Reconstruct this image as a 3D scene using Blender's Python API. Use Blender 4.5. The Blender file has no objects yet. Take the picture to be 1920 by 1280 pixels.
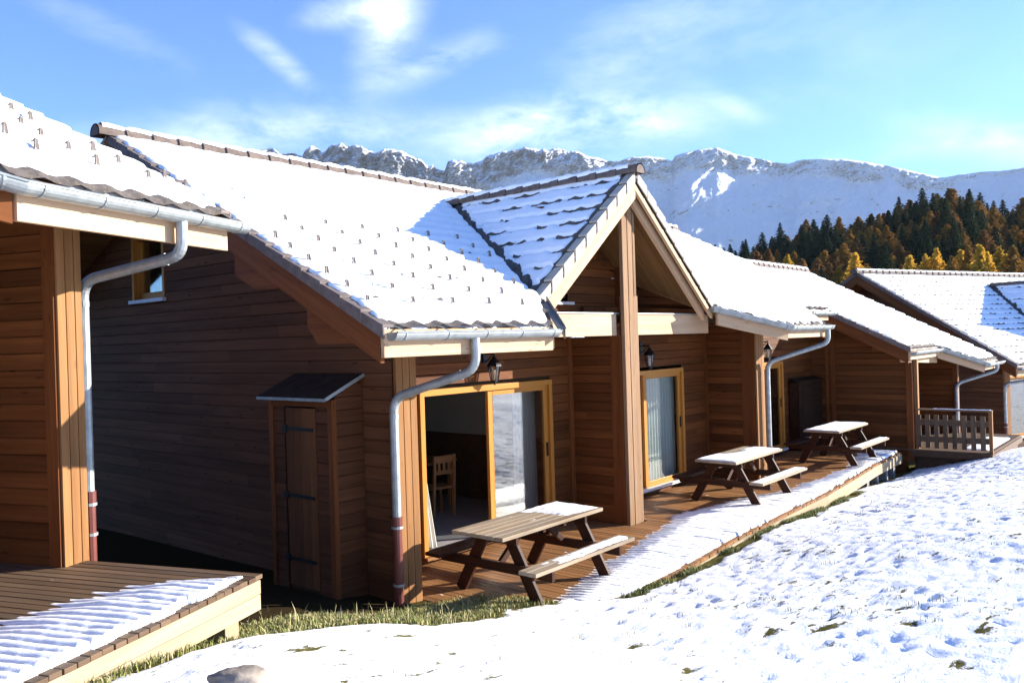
import bpy, bmesh, math, random
import numpy as np
from mathutils import Vector, Matrix
random.seed(7); RNG = np.random.default_rng(11)
SC = bpy.context.scene; COL = SC.collection
R = math.radians

# ------------------------------------------------------------------ noise
def _h(ix, iy, s):
    n = (ix.astype(np.int64) * 374761393 + iy.astype(np.int64) * 668265263 + s * 1442695041) & 0xffffffff
    n = ((n ^ (n >> 13)) * 1274126177) & 0xffffffff
    return ((n ^ (n >> 16)) & 0xffff) / 65535.0
def vn(x, y, s=0):
    x = np.asarray(x, float); y = np.asarray(y, float)
    x, y = np.broadcast_arrays(x, y)
    ix, iy = np.floor(x), np.floor(y); fx, fy = x - ix, y - iy
    fx = fx * fx * (3 - 2 * fx); fy = fy * fy * (3 - 2 * fy)
    a, b, c, d = _h(ix, iy, s), _h(ix + 1, iy, s), _h(ix, iy + 1, s), _h(ix + 1, iy + 1, s)
    return (a * (1 - fx) + b * fx) * (1 - fy) + (c * (1 - fx) + d * fx) * fy
def fbm(x, y, o=4, s=0, g=.5):
    t = 0; a = 1; n = 0
    for i in range(o):
        t = t + a * vn(x * 2 ** i + 17.3 * i, y * 2 ** i - 9.1 * i, s + i); n += a; a *= g
    return t / n
def sstep(a, b, x):
    t = np.clip((x - a) / (b - a), 0, 1); return t * t * (3 - 2 * t)

# ------------------------------------------------------------------ frames
HAZE = 2.4e-5
YAW = 40.105
CAMZ = 2.778
class Frame:
    """a chalet's own axes: x along the row, y towards the back, turned about the point below the camera"""
    def __init__(s, yaw): s.a = R(YAW - yaw); s.c, s.s = math.cos(s.a), math.sin(s.a)
    def w(s, p): return Vector((p[0] * s.c - p[1] * s.s, p[0] * s.s + p[1] * s.c, p[2]))
FM, FL, FE = Frame(YAW), Frame(19.2), Frame(59.6)

def empty(name, F, base, label, cat, group=None):
    o = bpy.data.objects.new(name, None); COL.objects.link(o)
    o.location = F.w(base); o.rotation_euler = (0, 0, F.a)
    o['label'] = label; o['category'] = cat
    if group: o['group'] = group
    o.empty_display_size = .2
    o['bx'], o['by'], o['bz'] = base
    return o
def base_of(o):
    if o is None: return (0, 0, 0)
    while o.parent: o = o.parent
    return (o['bx'], o['by'], o['bz']) if 'bx' in o else (0, 0, 0)
def link(name, me, mat, parent=None, smooth=False):
    o = bpy.data.objects.new(name, me); COL.objects.link(o)
    for m in (mat if isinstance(mat, (list, tuple)) else [mat]): me.materials.append(m)
    if smooth: me.polygons.foreach_set('use_smooth', [True] * len(me.polygons))
    if parent: o.parent = parent
    return o
def tag(o, label, cat, group=None, kind=None):
    if label: o['label'] = label
    if cat: o['category'] = cat
    if group: o['group'] = group
    if kind: o['kind'] = kind
    return o

# ------------------------------------------------------------------ mesh builder
class MB:
    def __init__(s): s.v = []; s.f = []; s.uv = []; s.mi = []; s.sm = []
    def face(s, pts, uv=None, mi=0, sm=False):
        n = len(s.v); s.v += [tuple(p) for p in pts]; s.f.append(tuple(range(n, n + len(pts))))
        if uv is None:
            p = [Vector(q) for q in pts]; nn = (p[1] - p[0]).cross(p[2] - p[0])
            ax = max(range(3), key=lambda i: abs(nn[i])); k = [i for i in range(3) if i != ax]
            uv = [(q[k[0]], q[k[1]]) for q in p]
        s.uv.append(list(uv)); s.mi.append(mi); s.sm.append(sm)
    def hexa(s, c, mi=0, la=None):
        """8 corners: bottom 4 then top 4; uv runs along the longest edge"""
        c = [Vector(p) for p in c]
        ru, rv = random.random() * 60, random.random() * 60
        for q in ((0, 3, 2, 1), (4, 5, 6, 7), (0, 1, 5, 4), (1, 2, 6, 5), (2, 3, 7, 6), (3, 0, 4, 7)):
            p = [c[i] for i in q]
            a = (p[1] - p[0]).length; b = (p[2] - p[1]).length
            if a >= b: uv = [(0, 0), (a, 0), (a, b), (0, b)]
            else: uv = [(0, 0), (0, a), (b, a), (b, 0)]
            k = random.random() * .3
            s.face(p, [(u + ru, v + rv + k) for u, v in uv], mi)
    def box(s, lo, hi, mi=0):
        x0, y0, z0 = lo; x1, y1, z1 = hi
        s.hexa([(x0, y0, z0), (x1, y0, z0), (x1, y1, z0), (x0, y1, z0), (x0, y0, z1), (x1, y0, z1), (x1, y1, z1), (x0, y1, z1)], mi)
    def bar(s, p0, p1, w, h, up=(0, 0, 1), mi=0):
        """board from p0 to p1: w across, h along up (centred)"""
        p0, p1 = Vector(p0), Vector(p1); d = (p1 - p0).normalized(); up = Vector(up)
        sd = d.cross(up).normalized(); u = sd.cross(d).normalized()
        a, b = sd * w / 2, u * h / 2
        s.hexa([p0 - a - b, p1 - a - b, p1 + a - b, p0 + a - b, p0 - a + b, p1 - a + b, p1 + a + b, p0 + a + b], mi)
    def vboard(s, p0, p1, w, h, mi=0):
        """board with plumb-cut ends, top edge p0-p1, hanging h below, w thick (away from the left side)"""
        p0, p1 = Vector(p0), Vector(p1); d = (p1 - p0); sd = Vector((d.y, -d.x, 0)).normalized() * w; dz = Vector((0, 0, h))
        s.hexa([p0 - dz, p1 - dz, p1 - dz - sd, p0 - dz - sd, p0, p1, p1 - sd, p0 - sd], mi)
    def prism(s, poly, zt, zb, mi=0):
        """plan polygon (counter-clockwise) between two height functions"""
        t = [(x, y, zt(x, y)) for x, y in poly]; b = [(x, y, zb(x, y)) for x, y in poly]
        s.face(t, mi=mi); s.face(b[::-1], mi=mi)
        n = len(poly)
        for i in range(n):
            j = (i + 1) % n; L = math.dist(t[i], t[j]); H = t[i][2] - b[i][2]
            s.face([b[i], b[j], t[j], t[i]], [(0, 0), (L, 0), (L, H), (0, H)], mi)
    def tube(s, pts, r, n=10, mi=0, cap=True, r1=None):
        pts = [Vector(p) for p in pts]; rings = []; m = len(pts); ref = None; L = 0
        for i, p in enumerate(pts):
            d = (pts[min(i + 1, m - 1)] - pts[max(i - 1, 0)]).normalized()
            if ref is None: ref = d.orthogonal().normalized()
            ref = (ref - d * ref.dot(d)).normalized(); bi = d.cross(ref)
            rr = r if r1 is None else r + (r1 - r) * i / (m - 1)
            rings.append([p + (ref * math.cos(2 * math.pi * k / n) + bi * math.sin(2 * math.pi * k / n)) * rr for k in range(n)])
        for i in range(m - 1):
            l = (pts[i + 1] - pts[i]).length
            for k in range(n):
                j = (k + 1) % n
                s.face([rings[i][k], rings[i][j], rings[i + 1][j], rings[i + 1][k]], [(L, k * .05), (L, k * .05 + .05), (L + l, k * .05 + .05), (L + l, k * .05)], mi, True)
            L += l
        if cap: s.face(rings[0][::-1], mi=mi); s.face(rings[-1], mi=mi)
    def mesh(s, name, base=(0, 0, 0)):
        me = bpy.data.meshes.new(name)
        b = base
        me.from_pydata([(x - b[0], y - b[1], z - b[2]) for x, y, z in s.v], [], s.f)
        uvl = me.uv_layers.new(name='UVMap')
        uvl.data.foreach_set('uv', [c for f in s.uv for p in f for c in p])
        me.polygons.foreach_set('material_index', s.mi); me.polygons.foreach_set('use_smooth', s.sm)
        me.update(); return me
    def build(s, name, mat, parent=None, bevel=0):
        o = link(name, s.mesh(name, base_of(parent)), mat, parent)
        if bevel:
            bm = bmesh.new(); bm.from_mesh(o.data); bmesh.ops.remove_doubles(bm, verts=bm.verts, dist=1e-5)
            bm.to_mesh(o.data); bm.free()
            m = o.modifiers.new('bevel', 'BEVEL'); m.width = bevel; m.segments = 2; m.limit_method = 'ANGLE'
        return o

def grid_obj(name, X, Y, Z, mat, parent=None, keep=None, smooth=True, attr=None):
    """sheet over 2-D arrays; quads of no area (clamped ones) and those not kept are dropped"""
    n, m = X.shape; b = base_of(parent)
    V = np.stack([X - b[0], Y - b[1], Z - b[2]], -1).reshape(-1, 3)
    idx = np.arange(n * m).reshape(n, m)
    F = np.stack([idx[:-1, :-1], idx[1:, :-1], idx[1:, 1:], idx[:-1, 1:]], -1).reshape(-1, 4)
    d1 = V[F[:, 2]] - V[F[:, 0]]; d2 = V[F[:, 3]] - V[F[:, 1]]
    ok = np.linalg.norm(np.cross(d1, d2), axis=1) > 1e-7
    if keep is not None: ok &= keep.reshape(-1)
    F = F[ok]
    used = np.unique(F); mp = -np.ones(len(V), int); mp[used] = np.arange(len(used))
    me = bpy.data.meshes.new(name)
    me.vertices.add(len(used)); me.vertices.foreach_set('co', V[used].astype(np.float32).ravel())
    me.loops.add(F.size); me.loops.foreach_set('vertex_index', mp[F].ravel().astype(np.int32))
    me.polygons.add(len(F)); me.polygons.foreach_set('loop_start', np.arange(0, F.size, 4, dtype=np.int32))
    me.polygons.foreach_set('use_smooth', np.full(len(F), smooth))
    if attr is not None:
        for k, A in attr.items():
            a = me.attributes.new(k, 'FLOAT', 'POINT'); a.data.foreach_set('value', A.reshape(-1)[used].astype(np.float32))
    me.update(calc_edges=True); me.validate()
    return link(name, me, mat, parent)

# ------------------------------------------------------------------ materials
def newmat(name):
    m = bpy.data.materials.new(name); m.use_nodes = True; nt = m.node_tree; nt.nodes.clear()
    out = nt.nodes.new('ShaderNodeOutputMaterial'); b = nt.nodes.new('ShaderNodeBsdfPrincipled')
    nt.links.new(b.outputs[0], out.inputs[0])
    return m, nt, b
class NT:
    def __init__(s, nt): s.nt = nt
    def n(s, t, **k):
        o = s.nt.nodes.new(t)
        for a, v in k.items(): setattr(o, a, v)
        return o
    def l(s, a, b): s.nt.links.new(a, b)
    def coord(s, out='UV', scale=(1, 1, 1)):
        t = s.n('ShaderNodeTexCoord'); m = s.n('ShaderNodeMapping'); m.inputs['Scale'].default_value = scale
        s.l(t.outputs[out], m.inputs[0]); return m.outputs[0]
    def noise(s, vec, scale, detail=4, rough=.55, dist=0):
        t = s.n('ShaderNodeTexNoise'); t.inputs['Scale'].default_value = scale; t.inputs['Detail'].default_value = detail
        t.inputs['Roughness'].default_value = rough; t.inputs['Distortion'].default_value = dist
        if vec: s.l(vec, t.inputs['Vector'])
        return t.outputs['Fac']
    def ramp(s, fac, stops):
        t = s.n('ShaderNodeValToRGB'); e = t.color_ramp.elements
        while len(e) < len(stops): e.new(.5)
        for q, (p, c) in zip(e, stops): q.position = p; q.color = (*c, 1) if len(c) == 3 else c
        s.l(fac, t.inputs[0]); return t.outputs[0]
    def mix(s, f, a, b, mode='MIX'):
        t = s.n('ShaderNodeMix', data_type='RGBA', blend_type=mode)
        for i, v in ((0, f), (6, a), (7, b)):
            if isinstance(v, (int, float)): t.inputs[i].default_value = v
            elif isinstance(v, tuple): t.inputs[i].default_value = (*v, 1)
            else: s.l(v, t.inputs[i])
        return t.outputs[2]
    def math(s, op, a, b=0):
        t = s.n('ShaderNodeMath', operation=op)
        for i, v in ((0, a), (1, b)):
            if isinstance(v, (int, float)): t.inputs[i].default_value = v
            else: s.l(v, t.inputs[i])
        return t.outputs[0]
    def bump(s, h, dist, strength=1, bsdf=None):
        t = s.n('ShaderNodeBump'); t.inputs['Distance'].default_value = dist; t.inputs['Strength'].default_value = strength
        s.l(h, t.inputs['Height'])
        if bsdf: s.l(t.outputs[0], bsdf.inputs['Normal'])
        return t.outputs[0]

def wood(name, dark, light, rough=.7, grain=1., knots=.5, vary=.35, grey=0, greycol=(.3, .27, .24)):
    m, nt, b = newmat(name); k = NT(nt)
    g1 = k.noise(k.coord('UV', (1.3, 38, 1)), 1, 5, .65, .6)
    g2 = k.noise(k.coord('UV', (.35, 6, 1)), 1, 3, .5, 1.2)
    bd = k.noise(k.coord('UV', (.22, .35, 1)), 1, 1, .5)
    c = k.ramp(g1, [(.25, dark), (.75, light)])
    c2 = k.mix(.55, c, k.ramp(g2, [(.3, dark), (.7, light)]))
    bv = k.ramp(bd, [(.25, (1 - vary,) * 3), (.75, (1 + vary * .45,) * 3)])
    c3 = k.mix(1, c2, bv, 'MULTIPLY')
    # knots
    vo = k.n('ShaderNodeTexVoronoi'); vo.inputs['Scale'].default_value = 1
    k.l(k.coord('UV', (2.1, 9, 1)), vo.inputs['Vector'])
    kn = k.ramp(vo.outputs['Distance'], [(.05, (1, 1, 1)), (.13, (0, 0, 0))])
    c4 = k.mix(k.math('MULTIPLY', kn, knots), c3, tuple(x * .35 for x in dark))
    if grey:
        gw = k.ramp(k.noise(k.coord('UV', (.8, 5, 1)), 1.3, 4, .6), [(.5 - grey * .4, (0, 0, 0)), (.75, (1, 1, 1))])
        c4 = k.mix(k.math('MULTIPLY', gw, min(1, grey)), c4, greycol)
    k.l(c4, b.inputs['Base Color']); b.inputs['Roughness'].default_value = rough
    b.inputs['Specular IOR Level'].default_value = .12
    k.bump(g1, .004 * grain, .6, b)
    return m
def plain(name, col, rough=.6, metal=0, noise=0, nscale=20, coord='Object', spec=.3, bump=0):
    m, nt, b = newmat(name); k = NT(nt)
    b.inputs['Roughness'].default_value = rough; b.inputs['Metallic'].default_value = metal
    b.inputs['Specular IOR Level'].default_value = spec
    if noise:
        n = k.noise(k.coord(coord), nscale, 5, .6)
        k.l(k.ramp(n, [(.3, tuple(c * (1 - noise) for c in col)), (.7, tuple(min(1, c * (1 + noise)) for c in col))]), b.inputs['Base Color'])
        if bump: k.bump(n, bump, .7, b)
    else: b.inputs['Base Color'].default_value = (*col, 1)
    return m
M = {}
M['siding'] = wood('siding_front', (.075, .024, .0066), (.20, .068, .018), .65, vary=.5, knots=.7)
M['gable'] = wood('siding_gable', (.085, .031, .013), (.175, .075, .034), .75, vary=.38, knots=.9)
M['post'] = wood('post_wood', (.17, .076, .026), (.32, .158, .060), .65, vary=.15, knots=.4)
M['pale'] = wood('pale_beam', (.42, .265, .150), (.60, .42, .265), .7, vary=.18, knots=.5)
M['rafter'] = wood('rafter_wood', (.095, .029, .008), (.22, .072, .019), .65, vary=.3)
M['sheddoor'] = wood('shed_door_boards', (.085, .032, .011), (.17, .070, .025), .7)
M['weathered'] = wood('weathered_post', (.14, .072, .032), (.32, .19, .10), .8, 2.2, .5, .3, .45, (.27, .195, .135))
M['golden'] = wood('golden_frame', (.36, .145, .022), (.50, .22, .045), .4, .4, 0, .1)
M['soffit'] = wood('soffit_boards', (.14, .066, .022), (.27, .14, .05), .7, vary=.25)
M['deck'] = wood('deck_boards', (.070, .040, .023), (.17, .105, .060), .6, 1.5, .3, .4, .35, (.19, .15, .11))
M['deckwarm'] = wood('terrace_boards', (.17, .075, .027), (.35, .17, .066), .5, 1.5, .3, .4, .2, (.26, .19, .13))
M['deckpale'] = wood('deck_fascia', (.30, .235, .14), (.48, .385, .25), .8, 1.2, .4, .2, .3, (.25, .22, .17))
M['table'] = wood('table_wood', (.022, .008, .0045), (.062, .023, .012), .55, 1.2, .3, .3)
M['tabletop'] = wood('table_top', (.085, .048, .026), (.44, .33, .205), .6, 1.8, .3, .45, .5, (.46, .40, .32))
M['shed'] = wood('shed_boards', (.060, .021, .0085), (.135, .052, .021), .7)
M['chair'] = wood('chair_wood', (.30, .13, .05), (.45, .22, .09), .5)
M['zinc'] = plain('zinc', (.30, .325, .325), .5, .55, .22, 9, spec=.4)
M['zincdark'] = plain('zinc_dark', (.10, .11, .12), .5, .6, .2, 6, spec=.4)
M['guard'] = plain('guard_metal', (.19, .16, .14), .6, .1, .3, 30)
M['shedroof'] = plain('shed_roofing', (.045, .026, .018), .85, 0, .3, 8, spec=.1)
M['copperpipe'] = plain('red_brown_pipe', (.12, .032, .024), .4, 0, .15, 6, spec=.4)
M['iron'] = plain('black_iron', (.012, .012, .014), .45, .3, 0)
M['sillgrey'] = plain('pale_sill', (.62, .63, .64), .5, 0, .06, 8)
M['white'] = plain('curtain_cloth', (.56, .57, .52), .9, 0, .05, 6)
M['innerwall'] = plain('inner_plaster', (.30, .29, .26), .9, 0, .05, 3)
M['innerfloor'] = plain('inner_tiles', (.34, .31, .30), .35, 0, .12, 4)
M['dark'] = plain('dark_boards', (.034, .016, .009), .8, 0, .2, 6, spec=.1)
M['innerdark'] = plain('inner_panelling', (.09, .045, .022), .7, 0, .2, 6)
M['concrete'] = plain('footing', (.24, .23, .22), .9, 0, .25, 8, bump=.01)
M['rock'] = plain('boulder_stone', (.23, .195, .16), .85, 0, .35, 5, bump=.03)

def tile_mat():
    m, nt, b = newmat('roof_tile'); k = NT(nt)
    n = k.noise(k.coord('Object'), 14, 6, .65); n2 = k.noise(k.coord('Object'), 3, 3)
    c = k.ramp(n, [(.3, (.042, .034, .031)), (.7, (.12, .098, .088))])
    li = k.ramp(k.noise(k.coord('Object'), 38, 4, .7), [(.56, (0, 0, 0)), (.66, (1, 1, 1))])
    c = k.mix(k.math('MULTIPLY', li, .8), c, (.19, .155, .065))
    k.l(c, b.inputs['Base Color']); b.inputs['Roughness'].default_value = .85; k.bump(n, .01, .6, b); return m
M['tile'] = tile_mat()
def verge_mat():
    m, nt, b = newmat('verge_tile'); k = NT(nt)
    n = k.noise(k.coord('Object'), 9, 6, .65)
    k.l(k.ramp(n, [(.3, (.085, .066, .060)), (.7, (.17, .135, .12))]), b.inputs['Base Color']); b.inputs['Roughness'].default_value = .8; k.bump(n, .008, .5, b); return m
M['verge'] = verge_mat()
M['vergepale'] = plain('verge_tile_pale', (.40, .36, .30), .8, 0, .2, 8)
M['ridge'] = plain('ridge_tile', (.125, .095, .08), .85, 0, .35, 10, bump=.01)

def snow_mat(name='snow', bump=.012, scale=22):
    m, nt, b = newmat(name); k = NT(nt)
    n = k.noise(k.coord('Object'), scale, 6, .65); n2 = k.noise(k.coord('Object'), scale * 9, 3, .6)
    k.l(k.ramp(n, [(.2, (.86, .88, .90)), (.7, (.93, .935, .94))]), b.inputs['Base Color'])
    b.inputs['Roughness'].default_value = .55; b.inputs['Specular IOR Level'].default_value = .2
    h = k.math('ADD', n, k.math('MULTIPLY', n2, .35)); k.bump(h, bump, .6, b)
    return m
M['snow'] = snow_mat()
M['roofsnow'] = snow_mat('roof_snow', .006, 10)

def ground_mat():
    m, nt, b = newmat('snowy_meadow'); k = NT(nt)
    at = k.n('ShaderNodeAttribute'); at.attribute_name = 'bare'
    o = k.coord('Object'); oa = k.coord('Object', (1.0, 2.2, 1))
    big = k.noise(o, .9, 4, .6); mid = k.noise(oa, 5.5, 5, .62, .4); fine = k.noise(o, 42, 4, .7)
    soil = k.ramp(k.noise(o, 16, 6, .7), [(.25, (.03, .022, .012)), (.5, (.09, .085, .024)), (.75, (.20, .19, .05))])
    straw = k.ramp(fine, [(.35, (.06, .055, .02)), (.7, (.24, .20, .08))])
    g = k.mix(.5, soil, straw); ea = k.n('ShaderNodeAttribute'); ea.attribute_name = 'earth_shade'; g = k.mix(k.math('MULTIPLY', ea.outputs['Fac'], .92), g, (.026, .017, .010))  # bare soil darkened: deep shade between the chalets put into its colour
    snowc = k.ramp(fine, [(.3, (.86, .88, .90)), (.7, (.94, .945, .95))])
    t = k.math('ADD', k.math('ADD', k.math('MULTIPLY', big, .34), k.math('MULTIPLY', mid, .72)), k.math('MULTIPLY', fine, .22))
    t = k.math('ADD', t, k.math('MULTIPLY', at.outputs['Fac'], .62))
    msk = k.ramp(t, [(.712, (0, 0, 0)), (.775, (1, 1, 1))])
    k.l(k.mix(msk, snowc, g), b.inputs['Base Color'])
    b.inputs['Roughness'].default_value = .8; k.l(k.math('MULTIPLY', k.math('SUBTRACT', 1.0, msk), .15), b.inputs['Specular IOR Level'])
    h = k.math('ADD', k.math('MULTIPLY', mid, 1.0), k.math('MULTIPLY', fine, .35))
    h = k.math('SUBTRACT', h, k.math('MULTIPLY', msk, .5))
    k.bump(h, .028, .5, b)
    return m
M['ground'] = ground_mat()

def glass_mat(name, refl=.2, tint=(.8, .84, .84)):
    m = bpy.data.materials.new(name); m.use_nodes = True; nt = m.node_tree; nt.nodes.clear(); k = NT(nt)
    out = k.n('ShaderNodeOutputMaterial'); g = k.n('ShaderNodeBsdfGlossy'); g.inputs['Roughness'].default_value = .045
    t = k.n('ShaderNodeBsdfTransparent'); t.inputs[0].default_value = (*tint, 1)
    fr = k.n('ShaderNodeLayerWeight'); fr.inputs['Blend'].default_value = .5
    f = k.math('ADD', k.math('MULTIPLY', k.math('POWER', fr.outputs['Facing'], 4.0), .55), refl)
    mx = k.n('ShaderNodeMixShader'); k.l(f, mx.inputs[0]); k.l(t.outputs[0], mx.inputs[1]); k.l(g.outputs[0], mx.inputs[2])
    n = k.noise(k.coord('Object'), 1.2, 2); bp = k.bump(n, .01, .06); k.l(bp, g.inputs['Normal'])
    k.l(mx.outputs[0], out.inputs[0]); return m
M['glass'] = glass_mat('door_glass', .22); M['glassdim'] = glass_mat('door_glass_plain', .012)
M['lampglass'] = glass_mat('lantern_glass', .1, (.75, .72, .68))

def leaf_mat(name, a, b_, trans=.25):
    m, nt, b = newmat(name); k = NT(nt)
    oi = k.n('ShaderNodeObjectInfo'); n = k.noise(k.coord('Object'), .8, 3)
    c = k.ramp(n, [(.3, a), (.7, b_)])
    v = k.math('ADD', k.math('MULTIPLY', oi.outputs['Random'], .6), .7)
    vm = k.n('ShaderNodeVectorMath', operation='SCALE'); k.l(c, vm.inputs[0]); k.l(v, vm.inputs['Scale'])
    k.l(vm.outputs[0], b.inputs['Base Color']); b.inputs['Roughness'].default_value = .8; b.inputs['Specular IOR Level'].default_value = .1
    tr = k.n('ShaderNodeBsdfTranslucent'); k.l(vm.outputs[0], tr.inputs[0]); ms = k.n('ShaderNodeMixShader'); ms.inputs[0].default_value = trans
    k.l(b.outputs[0], ms.inputs[1]); k.l(tr.outputs[0], ms.inputs[2]); k.l(ms.outputs[0], [q for q in nt.nodes if q.type == 'OUTPUT_MATERIAL'][0].inputs[0])
    return m
M['spruce'] = leaf_mat('spruce_needles', (.018, .032, .016), (.045, .065, .028))
M['larch'] = leaf_mat('larch_needles', (.26, .13, .028), (.44, .24, .05), .28)
M['larchbright'] = leaf_mat('larch_needles_sunlit', (.48, .29, .035), (.68, .46, .07), .45)  # brighter copy of the larch needles, sunlight put into the colour
M['russet'] = leaf_mat('larch_needles_russet', (.17, .085, .03), (.30, .155, .05), .35)
M['bark'] = plain('bark', (.09, .06, .045), .9, 0, .3, 3)
def blade_mat():
    m, nt, b = newmat('grass_blades'); k = NT(nt)
    n = k.noise(k.coord('Object'), 2.3, 4)
    at = k.n('ShaderNodeUVMap'); sp = k.n('ShaderNodeSeparateXYZ'); k.l(at.outputs[0], sp.inputs[0])
    c = k.ramp(sp.outputs[0], [(.0, (.085, .12, .02)), (.4, (.19, .215, .04)), (.7, (.36, .31, .11)), (1, (.50, .42, .24))])
    k.l(c, b.inputs['Base Color']); b.inputs['Roughness'].default_value = .7; return m
M['blade'] = blade_mat()

# ------------------------------------------------------------------ camera maths, used for placing the far landscape by bearing
def cam_axes():
    p, r, y = R(.0428), R(-1.731), R(YAW)
    fw = Vector((0, math.cos(p), -math.sin(p))); u0 = Vector((0, math.sin(p), math.cos(p))); r0 = Vector((1, 0, 0))
    rt = r0 * math.cos(r) + u0 * math.sin(r); up = u0 * math.cos(r) - r0 * math.sin(r)
    A = Matrix(((math.sin(y), math.cos(y), 0), (-math.cos(y), math.sin(y), 0), (0, 0, 1)))
    return A @ rt, A @ up, A @ fw
RT, UP, FW = cam_axes()
def bearing(px, py):
    """bearing (plan unit vector) and slope of the line of sight for a spot of the survey photograph"""
    d = FW + RT * ((px - 960) / 1550) - UP * ((py - 640) / 1550); L = math.hypot(d.x, d.y)
    return d.x / L, d.y / L, d.z / L
# ------------------------------------------------------------------ ground
_anch = np.array([
 (0,0,1.20),(-3,-3,1.75),(6,0,1.0),(12,0,.80),(20,-4,1.0),(25,0,.45),(10,3,.36),(14,3,.22),(18.6,2.7,.09),(20,3.9,-.12),(22,3.2,0),
 (6.0,6.42,.035),(6.35,5.85,.04),(6.8,5.25,.045),(7.54,4.80,.035),(8.2,4.82,.01),(8.9,4.82,-.02),(10.5,4.93,-.05),(12.96,5.0,-.13),(14.3,5.0,-.18),(16.1,5.15,-.28),(17.9,5.28,-.42),(19.8,5.3,-.50),
 (5.5,7.0,.12),(5.8,9,.05),(5.8,13,0),(5,6.3,.2),(5.9,5.6,.12),(4.4,6.0,.42),(3.62,5.70,.56),(3.3,5.55,.60),(3.25,5.15,.76),(2.6,4.95,.86),(1.7,4.55,.92),(1,3.5,1.0),(3,3,.80),(5,4,.42),(6.5,4,.27),
 (2,8,.35),(0,12,.35),(8,9,-.1),(14,10,-.3),(12,6,-.12),(16,6,-.35),(19,6,-.55),(-10,0,2.1),(0,-10,2.3),(20,-15,3.0),(40,-10,1.2),(30,5,-1.2),(26,3.5,-.45),(24,6,-.9),(40,20,-2.5),(10,20,-.6),(-12,14,1.5),(-20,-20,3.5),(50,-30,4),(60,30,-3)])
def _tps(d):
    return np.where(d > 1e-9, d * d * np.log(np.maximum(d, 1e-9)), 0)
_n = len(_anch); _D = np.hypot(_anch[:, None, 0] - _anch[None, :, 0], _anch[:, None, 1] - _anch[None, :, 1])
_A = np.zeros((_n + 3, _n + 3)); _A[:_n, :_n] = _tps(_D) + np.eye(_n) * .02; _A[:_n, _n] = 1; _A[:_n, _n + 1:] = _anch[:, :2]; _A[_n:, :_n] = _A[:_n, _n:].T
_W = np.linalg.solve(_A, np.concatenate([_anch[:, 2], np.zeros(3)]))
def gz0(x, y):
    x = np.asarray(x, float); y = np.asarray(y, float); sh = x.shape; xf, yf = x.ravel(), y.ravel()
    xc, yc = np.clip(xf, -20, 60), np.clip(yf, -28, 30)
    out = np.full(xf.shape, _W[_n]) + _W[_n + 1] * xc + _W[_n + 2] * yc
    for i in range(_n): out += _W[i] * _tps(np.hypot(xc - _anch[i, 0], yc - _anch[i, 1]))
    far = np.hypot(xf - xc, yf - yc); out = np.clip(out, -4, 7)
    return (out - np.minimum(far * .01, 6)).reshape(sh)
def seg_d(x, y, a, b):
    ax, ay = a[0], a[1]; bx, by = b[0], b[1]; dx, dy = bx - ax, by - ay; t = np.clip(((x - ax) * dx + (y - ay) * dy) / (dx * dx + dy * dy), 0, 1)
    return np.hypot(x - ax - t * dx, y - ay - t * dy)
LC = FL.w((5.36, 3.93, 0)); LA = FL.w((2.6, 3.86, 0))
EDGE = [(7.35, 4.80), (8.9, 4.80), (10.5, 4.93), (12.96, 5.0), (14.3, 5.03), (16.1, 5.15), (17.9, 5.28), (19.85, 5.32)]
def bare_at(x, y):
    """1 where the meadow has no snow: under eaves, beside the terraces, between the first two chalets"""
    b = np.zeros_like(x)
    d = np.minimum.reduce([seg_d(x, y, EDGE[i], EDGE[i + 1]) for i in range(5)])
    b = np.maximum(b, 1 - sstep(.05, .20, d + (vn(x * 4, y * 4, 3) - .5) * .18))
    b = np.maximum(b, .7 * (1 - sstep(.02, .16, seg_d(x, y, LC, LA) + (vn(x * 5, y * 5, 4) - .4) * .22)))
    # strip in front of the gap between the chalets, and all of the ground behind it
    line = 5.32 + (x - 3.4) * .02 + (vn(x * 2.2, y * 2.2, 5) - .5) * .5
    s = sstep(-.12, .22, y - line) * (1 - sstep(6.6, 7.2, x)) * sstep(2.6, 3.6, x)
    b = np.maximum(b, s)
    b = np.maximum(b, sstep(5.2, 5.6, y) * sstep(6.2, 6.6, x))
    b = np.maximum(b, sstep(6.2, 6.8, y) * (1 - sstep(18, 22, x)))
    for (sx_, sy_, r_) in SPOTS: b = np.maximum(b, .32 * np.exp(-(((x - sx_) / (r_ * 1.5)) ** 2 + ((y - sy_) / r_) ** 2)))
    return b
def earth_shade_at(x, y):  # mask of the shade painted into the bare soil behind the snow line
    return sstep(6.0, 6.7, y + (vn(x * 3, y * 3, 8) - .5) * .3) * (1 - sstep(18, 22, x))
SPOTS = []
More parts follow.
